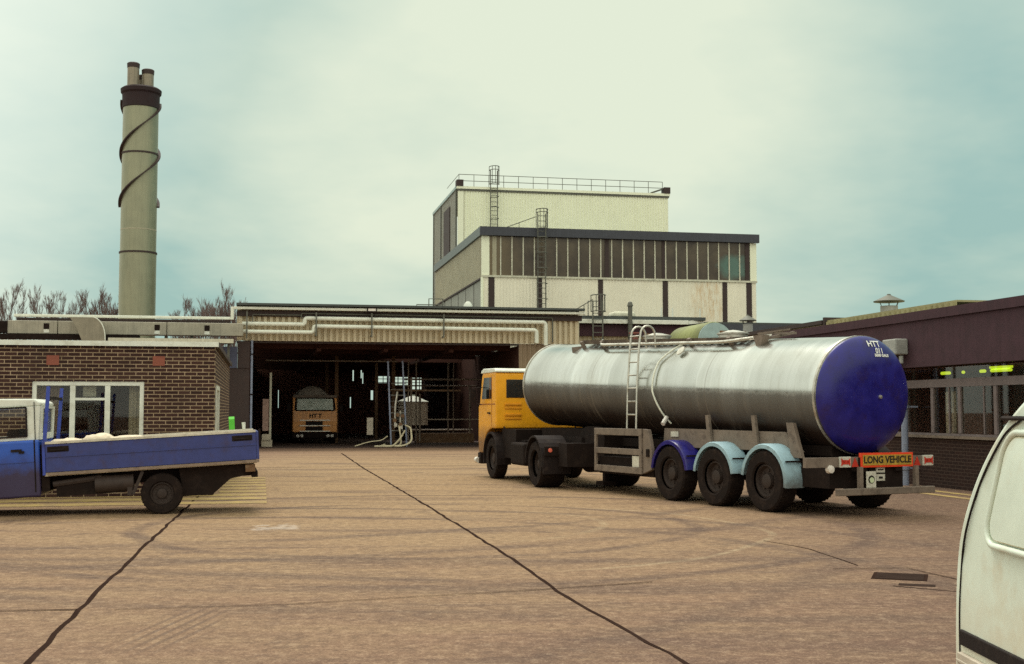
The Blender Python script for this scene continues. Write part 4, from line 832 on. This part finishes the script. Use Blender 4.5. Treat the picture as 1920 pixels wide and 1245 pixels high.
# wheels of the trailer
W0 = wheel_obj('wheel', K, (0,1.05,.515), .515, .34, 1)
for x_ in (1.45, 2.88): dup(W0, K, (x_,1.05,.515))
for x_ in (0,1.45,2.88): dup(W0, K, (x_,-1.05,.515), PI)
def guard(x_, r, a0, a1, y0, y1, m, nm='mudguard'):
    b = MB(); k = 18; vs = []
    for i in range(k+1):
        a_ = a0+(a1-a0)*i/k; c_, s_ = math.cos(a_), math.sin(a_)
        for (rr, yy) in ((r,y0),(r+.03,y0),(r+.03,y1-.02),(r+.015,y1+.01),(r-.05,y1+.01),(r-.05,y1-.005),(r,y1-.01)): vs.append((x_-rr*c_, yy, .515+rr*s_))
    n_ = 7
    b.add(vs, [(n_*i+j, n_*i+(j+1)%n_, n_*(i+1)+(j+1)%n_, n_*(i+1)+j) for i in range(k) for j in range(n_)] + [tuple(range(n_)), tuple(k*n_+j for j in range(n_))[::-1]])
    return b.build(nm, m, K, smooth=40)
for x_, m_ in ((0,'cyan'),(1.45,'cyan'),(2.88,'navy')):
    for s_ in (1,-1):
        g_ = guard(x_, .60, R_(-8 if x_ == 0 else 8), R_(172), .86*1 if s_ > 0 else -1.22, 1.22 if s_ > 0 else -.86, M[m_] if s_ > 0 else M['black']); g_['label'] = ('pale blue mudguard' if m_ == 'cyan' else 'dark blue mudguard') if s_ > 0 else 'black mudguard'
    MB().bar((x_-.58,.5,.86),(x_-.58,1.2,.86),.03,.03).build('mudguard_stay', M['chassis'], K)
# side guard with hose trough
b = MB()
for (z0,z1) in ((1.20,1.34),(.82,.94),(.45,.58)): b.box(3.82,5.68,1.20,1.24,z0,z1)
b.box(3.82,3.92,1.19,1.238,.581,1.199); b.box(5.60,5.68,1.19,1.238,.581,1.199)
b.build('side_guard', M['beige'], K, bevel=.008)
MB().prism([(3.81,.46),(3.5,.55),(3.5,.95),(3.62,1.33),(3.81,1.34)], 'y', 1.13, 1.21).build('hose_box_door', M['beige'], K, bevel=.01)
MB().box(3.56,3.66,1.212,1.235,.8,.95).build('door_catch', M['chassis'], K)
MB().box(3.55,5.66,.55,1.12,.40,.75).build('hose_trough', M['chassis'], K); MB().box(3.94,4.2,1.202,1.215,.585,.80).build('placard', M['plate'], K)
b = MB(); b.bar((5.95,.8,.2),(5.95,.8,1.1),.1,.1).box(5.8,6.1,.65,.95,.12,.2); b.build('landing_leg', M['chassis'], K); b = MB(); b.bar((5.95,-.8,.2),(5.95,-.8,1.1),.1,.1).box(5.8,6.1,-.95,-.65,.12,.2); b.build('landing_leg', M['chassis'], K)
# tail: lamp bar, board, plates, bumper
MB().box(-1.46,-1.38,-1.14,1.5,.80,.955).build('lamp_bar', M['beige'], K)
for s_ in (1,-1):
    yc = .74*1 if s_ > 0 else -1.02
    lamp = MB().box(-1.50,-1.46,yc-.11,yc+.11,.795,.965).build('tail_lamp', M['plate'], K, bevel=.006)
    b = MB(); b.prism([(yc-.09,.815),(yc-.02,.88),(yc-.09,.945)], 'x', -1.508, -1.501); b.prism([(yc+.09,.815),(yc+.02,.88),(yc+.09,.945)], 'x', -1.508, -1.501); b.box(-1.508,-1.501,yc-.05,yc+.05,.845,.915); b.build('red_lens', M['red'], lamp)
    yt = .52 if s_ > 0 else -.80
    MB().prism([(yt-.07,.80),(yt+.07,.80),(yt,.945)], 'x', -1.475, -1.462).build('reflector_triangle', M['red'], K)
sg = MB().box(-1.52,-1.47,-.66,.44,.79,1.02).build('marker_board', M['sign_red'], K)
MB().box(-1.526,-1.5205,-.625,.405,.822,.988).build('board_panel', M['sign_yellow'], sg)
letters('board_lettering', 'LONG VEHICLE', .155, M['ink'], sg, bas((-1.529,-.11,.905), (0,-1,0), (0,0,1)), .004, .002, .94)
MB().box(-1.47,-1.45,-.10,.08,.565,.78).build('number_plate', M['plate'], K)
b = MB(); b.box(-1.474,-1.4705,-.10,.08,.675,.70); b.box(-1.474,-1.4705,-.05,.03,.60,.635); b.box(-1.474,-1.4705,-.07,.05,.735,.755); b.build('plate_print', M['ink'], K)
st = MB().box(-1.60,-1.585,.21,.40,.47,.73).build('speed_sticker', M['plate'], K)
MB().lathe([(0,-1.604),(.065,-1.604),(.065,-1.6005)], (0,.305,.60), ax='x', n=20).build('dark_patch', M['ink'], st); MB().lathe([(0,-1.608),(.045,-1.608),(.045,-1.6045)], (0,.30,.59), ax='x', n=18).build('pale_patch', mat('pale_green_print', (.58,.66,.42), .6), st)
for y_ in (.46,-.72): MB().box(-1.55,-1.48,y_-.035,y_+.035,.45,.80).build('bumper_hanger', M['beige'], K)
MB().box(-1.64,-1.56,-1.02,1.02,.355,.465).build('rear_bumper', M['beige'], K, bevel=.012)
b = MB(); b.box(5.75,6.6,-.9,.95,.62,1.18).box(6.6,9.0,-.75,.75,.96,1.30); b.build('trailer_underframe', M['chassis'], K)
MB().lathe([(.5,-.14),(.5,.14),(.28,.14),(.28,.06),(0,.06)], (6.6,.72,.86), 'y', 28).build('spare_wheel', M['tyre'], K, smooth=35)
MB().box(-1.45,-1.2,-.5,.2,.4,.8).build('rear_valve_box', M['chassis'], K); MB().box(-1.3,-.6,-.3,.9,.45,.8).build('spare_carrier', M['chassis'], K)
MB().lathe([(0,-.06),(.06,-.05),(.07,.02),(0,.03)], (-1.44,1.02,.77), ax='x', n=14).build('side_marker', M['lens'], K)
# ---- tractor unit, built in its own frame and turned into the trailer frame
AX, AY = 1.64, 27.84
Mt = (Matrix.Translation((5.33,21.33,0)) @ Matrix.Rotation(R_(116), 4, 'Z')).inverted() @ Matrix.Translation((AX, AY, 0)) @ Matrix.Rotation(R_(107), 4, 'Z')
def tb(mb, name, m, par=None, **kw): return mb.xf(Mt).build(name, m, par or K, **kw)
XB, XF = 3.22, 4.85
cabp = [(XB,1.26),(XB,2.62),(XB+.05,2.66),(4.42,2.66),(4.50,2.60),(4.72,1.90),(4.84,1.80),(4.86,.95),(4.80,.62),(4.30,.62),(4.28,.9),(4.1,1.12),(3.85,1.22),(3.6,1.26)]
cab = tb(MB().prism(cabp, 'y', -1.15, 1.15), 'cab', M['orange'], bevel=.045, seg=3)
tb(MB().prism([(XB-.03,2.655),(XB-.03,2.70),(XB+.08,2.76),(4.32,2.775),(4.52,2.72),(4.56,2.655)], 'y', -1.17, 1.17), 'roof', M['white'], cab, bevel=.03)
# rear window, louvres, door lines (left side is +y)
b = MB(); b.box(XB-.012,XB+.01,.30,.88,2.02,2.48); tb(b, 'rear_window', M['glass'], cab, bevel=.05, seg=4)
b = MB(); b.box(XB-.012,XB+.01,-.88,-.30,2.02,2.48); tb(b, 'rear_window', M['glass'], cab, bevel=.05, seg=4)
b = MB()
for y0 in (.40,):
    for z0 in (1.83,1.57): b.box(XB-.03,XB-.001,.48,.92,z0,z0+.05).box(XB-.02,XB-.001,.48,.92,z0-.09,z0-.05)
tb(b, 'louvre', mat('orange_pressing', (.70,.28,.008), .5), cab, bevel=.01)
b = MB().prism([(3.62,2.0),(3.62,2.54),(4.30,2.54),(4.50,2.0)], 'y', 1.151, 1.158); tb(b, 'door_window', M['glass'], cab)
b = MB(); b.box(3.58,3.60,1.150,1.156,1.3,2.58); b.box(3.72,3.74,1.156,1.163,2.0,2.54); b.box(3.30,4.8,1.150,1.158,1.855,1.88); tb(b, 'door_seam', mat('orange_shadow', (.35,.12,.01), .6), cab)
b = MB(); b.box(3.7,3.88,1.155,1.19,1.62,1.66); tb(b, 'door_handle', M['black'], cab)
b = MB().add([(4.52,-1.02,2.56),(4.52,1.02,2.56),(4.735,1.05,1.94),(4.735,-1.05,1.94)], [(0,1,2,3)]); tb(b, 'windscreen', M['glass'], cab)
b = MB(); b.tube([(4.4,1.17,2.3),(4.55,1.38,2.28),(4.55,1.38,1.9),(4.5,1.17,1.85)], .013, 6).box(4.53,4.56,1.30,1.46,1.9,2.25); tb(b, 'mirror', M['black'], cab)
tb(MB().box(4.62,4.92,-1.15,1.15,.33,.62), 'front_bumper', M['chassis'], bevel=.03)
tb(MB().lathe([(0,-.06),(.07,-.06),(.08,.08),(0,.1)], (4.85,1.17,.42), 'x', 14), 'marker_lamp', M['lens'])
# tractor chassis, arches and wheels
tb(MB().box(-.95,4.6,.32,.42,.6,.85).box(-.95,4.6,-.42,-.32,.6,.85).box(-.9,.9,-.4,.4,.95,1.12).box(2.0,3.18,-1.0,1.0,.55,1.25).box(1.6,2.0,-.9,.9,.5,1.0), 'tractor_chassis', M['chassis'])
tb(MB().box(-1.35,-.8,-.9,.9,.5,1.0), 'cross_member', M['chassis'])
tb(MB().box(1.0,2.1,.6,1.12,.42,.95), 'fuel_tank', M['chassis'], bevel=.06, seg=3)
for s_ in (1,-1):
    y0, y1 = (.82,1.19) if s_ > 0 else (-1.19,-.82)
    po = [(3.62-.60*math.cos(a_), .53+.60*math.sin(a_)) for a_ in [R_(-15)+R_(210)*i/14 for i in range(15)]]; po += [(3.62-.64*math.cos(a_), .53+.64*math.sin(a_)) for a_ in [R_(195)-R_(210)*i/14 for i in range(15)]]
    tb(MB().prism(po, 'y', y0, y1), 'front_mudguard', M['black'])
    y0, y1 = (.58,1.22) if s_ > 0 else (-1.22,-.58)
    po = [(-.0-.58*math.cos(a_), .53+.58*math.sin(a_)) for a_ in [R_(-5)+R_(185)*i/14 for i in range(15)]]; po += [(-.62*math.cos(a_), .53+.62*math.sin(a_)) for a_ in [R_(180)-R_(185)*i/14 for i in range(15)]]
    tb(MB().prism(po, 'y', y0, y1), 'rear_mudguard', M['black'])
    tb(MB().box(-.70,-.66,y0,y1,.32,.80), 'mud_flap', M['black'])
tb(MB().lathe([(0,-.06),(.045,-.055),(.05,0)], (-.72,1.08,.84), 'x', 14, cap=False), 'tail_lamp', mat('bright_red_lens', (.75,.16,.10), .25))
tb(MB().box(-.76,-.70,.55,1.2,.72,.92), 'lamp_bracket', M['chassis'])
for s_ in (1,-1): tb(MB().tube([(XB-.02,s_*.95,1.3),(XB-.25,s_*.8,1.0),(XB-.6,s_*.5,1.15),(XB-1.0,s_*.3,1.25)], .02, 8), 'air_hose', M['black'], smooth=60)
hz = R_(107-116)
def tw(p, w_, k):
    q = Mt @ Vector(p); o = wheel_obj('wheel', K, q, .515, w_, k); o.rotation_euler = (0,0,hz); return o
fw_ = tw((3.62,1.0,.515), .30, 1); o = dup(fw_, K, Mt @ Vector((3.62,-1.0,.515)), hz+PI)
rw_ = tw((0,.90,.515), .58, 1); o = dup(rw_, K, Mt @ Vector((0,-.90,.515)), hz+PI)

# ------------------------------------------------------------------ blue pickup (local +x is its tail, y away from the camera)
P = thing('pickup_truck', 'blue dropside pickup with white cab roof parked before the brick office', 'pickup', (-5.78, 20.3, 0), 13.3, -3.2)
X0, X1 = -1.76, 1.59
tb_ = mat('pale_edge', (.60,.55,.44), .7, grime=(.35,.3,.22))
side = MB().box(X0+.02, X1, -.02, .03, .80, 1.255).build('side_board', M['blue'], P, bevel=.008)
b = MB(); b.box(X0+.02,X1,-.035,.05,1.257,1.295); b.build('board_cap', tb_, side)
b = MB(); b.box(X0+.02,X1,-.032,-.021,1.04,1.055); b.build('pressed_rib', M['blue'], side)
b = MB(); b.box(X0+.05,X1+.04,-.05,.03,.755,.795); b.build('bed_rail', mat('worn_rail', (.25,.18,.13), .7, grime=(.07,.05,.04)), P)
for x0 in (X0+.02, X1-.42): f_ = MB().box(x0+.03,x0+.36,-.030,-.021,1.125,1.215).build('latch_recess', M['chassis'], side, bevel=.02, seg=3); MB().box(x0+.08,x0+.30,-.045,-.031,1.15,1.175).build('latch', M['black'], f_)
MB().box(X0+.02,X1,1.70,1.75,.80,1.255).build('side_board', M['blue'], P); MB().box(X0+.02,X1,1.69,1.80,1.257,1.29).build('board_cap', tb_, P)
MB().box(X0+.02,X1-.02,1.68,1.699,.85,1.25).build('board_lining', M['board'], P)
MB().box(X1-.0+.002,X1+.045,-.02,1.75,.80,1.27).build('tailboard', M['blue'], P, bevel=.01); MB().box(X1+.05,X1+.08,.0,.1,1.05,1.3).build('corner_latch', M['chassis'], P)
MB().box(X0,X1,0,1.72,.74,.80).build('bed_floor', M['board'], P)
MB().box(X0-.03,X0+.015,-.02,1.75,.76,1.30).build('headboard', M['blueframe'], P)
for y_ in (.02, 1.72): MB().bar((X0+.0,y_,1.22),(X0+.10,y_,2.19),.055,.05, up=(0,1,0)).build('headboard_post', M['blueframe'], P)
MB().bar((X0+.085,.02,2.0),(X0+.085,1.72,2.0),.035,.05).build('headboard_bar', M['chassis'], P)
# cab: beltline at 1.33
roofp = [(-1.84,1.34),(-1.80,1.90),(-1.92,2.0),(-2.5,2.03),(-2.95,2.0),(-3.1,1.94),(-3.62,1.34)]
def ring(outer, inner, ax, h0, h1):
    """flat panel with a window hole, given thickness"""
    n_ = len(outer); pt = lambda p, h: (p[0], h, p[1]) if ax == 'y' else (h, p[0], p[1])
    vs = [pt(p, h) for h in (h0, h1) for p in list(outer)+list(inner)]; m = 2*n_; fs = []
    for i in range(n_):
        j = (i+1) % n_
        fs += [(i, j, n_+j, n_+i), (m+i, m+n_+i, m+n_+j, m+j), (i, m+i, m+j, j), (n_+i, n_+j, m+n_+j, m+n_+i)]
    return MB().add(vs, fs)
cabu = MB().prism([(-1.80,1.88),(-1.79,1.93),(-1.90,2.0),(-2.5,2.03),(-2.95,2.0),(-3.06,1.95),(-3.02,1.88)], 'y', .07, 1.65).build('cab', M['white'], P, bevel=.03, seg=3)
so_ = [(-1.845,1.337),(-1.80,1.879),(-3.03,1.879),(-3.62,1.337)]; si_ = [(-2.02,1.40),(-2.02,1.86),(-2.94,1.86),(-3.30,1.40)]
for y_ in (.06, 1.63): ring(so_, si_, 'y', y_, y_+.03).build('side_panel', M['white'], cabu, bevel=.008)
rp = ring([(.092,1.337),(.092,1.879),(1.628,1.879),(1.628,1.337)], [(.24,1.44),(.24,1.84),(1.48,1.84),(1.48,1.44)], 'x', -1.845, -1.815); rp.v = [(v[0]+(v[2]-1.34)*.08, v[1], v[2]) for v in rp.v]; rp.build('rear_panel', M['white'], cabu)
MB().add([(-1.825,.24,1.44),(-1.795,.24,1.84),(-1.795,1.48,1.84),(-1.825,1.48,1.44)], [(0,1,2,3)]).build('rear_window', M['clear'], cabu)
MB().box(-2.35,-2.15,.2,1.5,.9,1.52).build('seat_back', M['black'], cabu, bevel=.05)
MB().add([(-3.03,.1,1.87),(-3.03,1.62,1.87),(-3.6,1.62,1.35),(-3.6,.1,1.35)], [(0,1,2,3)]).build('windscreen', M['clear'], cabu)
st_ = MB().lathe([(.2,-.012),(.212,0),(.2,.012),(.188,0),(.2,-.012)], n=24, cap=False); st_.xf(Matrix.Translation((-2.98,1.25,1.42)) @ Matrix.Rotation(R_(-35), 4, 'Y')); st_.build('steering_wheel', M['black'], cabu)
low = [(-1.83,.42),(-1.83,1.335),(-3.6,1.335),(-4.35,1.2),(-4.5,.95),(-4.5,.45),(-3.45,.42),(-3.3,.72),(-2.85,.72),(-2.68,.42)]
cl_ = MB().prism(low, 'y', .0, 1.72).build('cab_body', M['bluecab'], P, bevel=.035, seg=3)
for y_ in (.075, 1.645): MB().add([(p[0], y_, p[1]) for p in si_], [(0,1,2,3)]).build('door_window', M['clear'], cabu)
bw = MB()
for (p, q) in (((-2.02,1.40),(-2.02,1.87)),((-2.02,1.87),(-2.92,1.87)),((-2.02,1.40),(-3.3,1.40)),((-2.92,1.87),(-3.3,1.40))): bw.bar((p[0],.05,p[1]),(q[0],.05,q[1]),.025,.025,up=(0,1,0))
bw.build('window_seal', M['black'], cabu)
b = MB(); b.box(-1.915,-1.895,-.006,.05,.50,1.335); b.box(-1.90,-1.89,.045,.062,1.34,1.95); b.build('door_seam', M['chassis'], cl_)
b = MB(); b.box(-2.26,-2.10,-.028,-.001,1.16,1.20).box(-2.14,-2.06,-.022,-.001,1.13,1.17); b.build('door_handle', M['black'], cl_)
b = MB(); b.box(-4.4,-1.92,-.012,.0,.985,1.0); b.build('crease', M['bluecab'], cl_)
MB().box(-1.82,-1.70,.05,1.7,.5,1.25).build('cab_gap', M['chassis'], P)
b = MB(); b.box(-2.2,1.55,.35,.45,.52,.74).box(-2.2,1.55,1.25,1.35,.52,.74).box(-1.6,-.55,.08,.6,.40,.66); b.build('chassis', M['chassis'], P)
b = MB(); b.lathe([(.0,-1.0),(.14,-1.0),(.14,-.4),(0,-.4)], (0,.12,.55), 'x', 16).tube([(-1.65,.1,.60),(-.9,.1,.66)], .05, 8); b.build('fuel_tank', M['rim'], P, smooth=40)
b = MB(); b.prism([(.38,.26),(.85,.26),(1.15,.50),(1.50,.56),(1.50,.75),(.32,.75)], 'y', .12, .3); b.build('mud_flap', M['chassis'], P)
b = MB(); b.box(-.5,-.42,.0,.04,.35,.6); b.bar((-.42,.02,.35),(-.25,.02,.72),.04,.05); b.build('wheel_stay', M['rim'], P)
MB().box(1.40,1.56,.0,.2,.60,.72).build('tail_lamp', M['rust'], P); MB().box(1.5,1.6,.1,1.6,.50,.6).build('rear_bumper', M['chassis'], P)
pw = wheel_obj('wheel', P, (.04,.13,.335), .335, .22, -1)
dup(pw, P, (.04,1.58,.335), PI); dup(pw, P, (-3.08,.13,.335+.17)); dup(pw, P, (-3.08,1.58,.335+.17), PI)
MB().tube([(.04,.2,.335),(.04,1.5,.335)], .06, 8).build('axle', M['chassis'], P)
# load in the bed
Mp = Matrix.Translation((-5.78,20.3,0)) @ Matrix.Rotation(R_(13.3), 4, 'Z') @ Matrix.Rotation(R_(-3.2), 4, 'Y')
def sack(x, y, z, sx, sy, sz, rz, label):
    b = MB(); rnd = random.Random(int(x*100)); vs = []; NI, NJ = 10, 16
    for i in range(NI+1):
        u = -1 + 2*i/NI
        for j in range(NJ):
            a_ = 2*PI*j/NJ; e_ = (1-abs(u)**3.2)**.5; c_, s_ = math.cos(a_), math.sin(a_)
            vs.append((u*sx + rnd.uniform(-.01,.01), sy*math.copysign(abs(c_)**.75, c_)*(.25+.75*e_), sz*math.copysign(abs(s_)**.8, s_)*e_ + rnd.uniform(-.012,.012)))
    b.add(vs, [(i*NJ+j, i*NJ+(j+1)%NJ, (i+1)*NJ+(j+1)%NJ, (i+1)*NJ+j) for i in range(NI) for j in range(NJ)] + [tuple(range(NJ)), tuple(NI*NJ+j for j in range(NJ))])
    o = b.build('sack', M['sack'], smooth='all'); o.matrix_world = Mp @ Matrix.Translation((x,y,z)) @ Matrix.Rotation(R_(rz), 4, 'Z'); tag(o, label, 'sack', 'pale sacks in the pickup bed')
sack(-1.45,.36,1.20,.30,.24,.13,8,'flat pale sack at the front of the pickup bed, below the blue headboard'); sack(-.95,.40,1.235,.26,.24,.14,-12,'plump pale sack next back in the pickup bed'); sack(-.50,.45,1.19,.32,.24,.13,6,'pale sack furthest back in the pickup bed')
sack(-1.2,.42,.91,.45,.28,.13,0,'pale sack lying under the others on the bed floor'); sack(-.55,.45,.91,.40,.28,.13,3,'second pale sack lying on the bed floor, nearer the tail')
o = MB().box(-.05,.05,-.045,.045,0,.19).add([(-.05,-.045,.19),(.05,-.045,.19),(.05,.045,.19),(-.05,.045,.19),(-.05,0,.235),(.05,0,.235)], [(0,1,5,4),(2,3,4,5),(0,4,3),(1,2,5)]).build('milk_carton', M['green']); o.matrix_world = Mp @ Matrix.Translation((1.22,1.745,1.292)); tag(o, 'bright green gable top carton standing on the pickup side board', 'carton')
o = MB().lathe([(.026,0),(.036,.12),(.032,.12),(.024,.01)], n=20, cap=True).build('paper_cup', M['white'], smooth=40); o.matrix_world = Mp @ Matrix.Translation((1.43,1.745,1.292)); tag(o, 'white paper cup standing on the pickup side board', 'cup')

# ------------------------------------------------------------------ white van, right foreground (tail away from the camera; side plane towards -x)
V = thing('white_van', 'off white van with pressed blank side panel at the right edge of the view', 'van', (2.24, 6.3, 0))
prof = [(.02,.18),(.0,.62),(-.03,.85),(-.10,1.10),(-.24,1.36),(-.42,1.57),(-.62,1.72),(-.86,1.83),(-1.15,1.89),(-3.0,1.90),(-3.35,1.82),(-3.9,1.22),(-4.35,1.05),(-4.5,.9),(-4.5,.18)]
def spline(ps, k=5):
    out = []
    for i in range(len(ps)-1):
        p0, p1, p2, p3 = ps[max(0,i-1)], ps[i], ps[i+1], ps[min(len(ps)-1,i+2)]
        for j in range(k):
            t_ = j/k; out.append(tuple(.5*(2*p1[c]+(p2[c]-p0[c])*t_+(2*p0[c]-5*p1[c]+4*p2[c]-p3[c])*t_*t_+(3*p1[c]-p0[c]-3*p2[c]+p3[c])*t_**3) for c in (0,1)))
    return out + [ps[-1]]
prof = [prof[0]] + spline(prof[1:9]) + prof[9:]
def tumble(z_): return .0 if z_ < 1.0 else .13*((z_-1.0)/.9)**1.6
def loop(off, k=1): return prof
b = MB(); st_ = [0,.04,.25,.84,1.43,1.64,1.68]; rows_ = []
n_ = len(prof); vs = []
for s_i, xx in enumerate(st_):
    for (yy, zz_) in prof:
        t_ = tumble(zz_); ww = 1.68 - 2*t_; vs.append((t_ + ww*xx/1.68, yy + (0 if s_i not in (0,6) else -.0), zz_))
b.add(vs, [(i*n_+j, i*n_+(j+1)%n_, (i+1)*n_+(j+1)%n_, (i+1)*n_+j) for i in range(len(st_)-1) for j in range(n_)])
def cap(i): # side faces as strips so tumblehome stays curved
    pass
side_l = [j for j in range(n_)]
b.f.append(tuple(side_l)); b.f.append(tuple((len(st_)-1)*n_ + j for j in side_l)[::-1])
b.build('body', M['van'], V, smooth=30, bevel=.055, seg=4)
def vs_pt(yy, zz_, out=.0): return (tumble(zz_) - out, yy, zz_)
b = MB(); b.tube([vs_pt(yy-.085-.03*max(0,zz_-1.1), zz_, .001) for (yy, zz_) in spline([(.0,.2),(.0,.62),(-.03,.85),(-.10,1.10),(-.24,1.36),(-.40,1.55),(-.50,1.62),(-.60,1.655)])], .0055, 6); b.build('tailgate_seam', M['black'], V)
b = MB(); b.tube([vs_pt(yy, 1.665, .012) for yy in (-.52,-1.0,-2.2,-3.0)], .012, 6); b.build('rain_gutter', M['black'], V)
b = MB(); yb = [-.23-i*.1 for i in range(40)]
MB().box(-.016,.02,-3.3,-.11,.54,.615).build('rubbing_strip', M['black'], V, bevel=.006)
b = MB(); b.box(-.03,.05,-.75,-.115,.22,.505); b.box(-.038,-.031,-.75,-.12,.46,.475); b.box(-.038,-.031,-.75,-.12,.40,.415); b.build('rear_bumper', M['bumper'], V, bevel=.02)
# pressed panel: rounded rectangle lip and inner panel
def rr(y0, y1, z0, z1, r, sl, k=6):
    out = []
    for (cy, cz, a0) in ((y1-r,z0+r,-90),(y1-r,z1-r,0),(y0+r,z1-r,90),(y0+r,z0+r,180)):
        for i in range(k+1):
            a_ = R_(a0+90*i/k); yy, zz_ = cy+r*math.cos(a_), cz+r*math.sin(a_); out.append((yy-(zz_-z0)*sl, zz_))
    return out
lip = rr(-2.0,-.43,1.07,1.60,.11,.28)
b = MB(); b.tube([vs_pt(p[0],p[1],.0) for p in lip], .017, 8, closed=True); b.build('panel_lip', M['van'], V, smooth=60)
lip2 = rr(-1.95,-.475,1.10,1.575,.09,.28)
b = MB(); b.tube([vs_pt(p[0],p[1],-.001) for p in lip2], .007, 8, closed=True); b.build('panel_groove', M['vandirt'], V, smooth=60)
b = MB(); m_ = len(lip2); b.add([vs_pt(p[0],p[1],.006) for p in lip2] + [vs_pt(-1.2-.07,1.34,.014)], [(i,(i+1)%m_,m_) for i in range(m_)]); b.build('blank_panel', M['van'], V, smooth='all')
for y_ in (-.75,-3.5):
    for x_ in (.12,1.56):
        wv = wheel_obj('wheel', V, (x_,y_,.31), .31, .2, 1); wv.rotation_euler = (0,0,PI/2 if x_ < 1 else -PI/2)
MB().prism([(-3.06,1.80),(-3.36,1.78),(-3.88,1.24),(-3.06,1.24)], 'x', .12, .125) 
MB().box(.25,1.43,-.20,-.19,1.25,1.3).build('tailgate_handle', M['black'], V)
for x_ in (.10,1.43): MB().box(x_,x_+.15,-.03,.006,.66,.95).build('tail_lamp', M['red'], V)
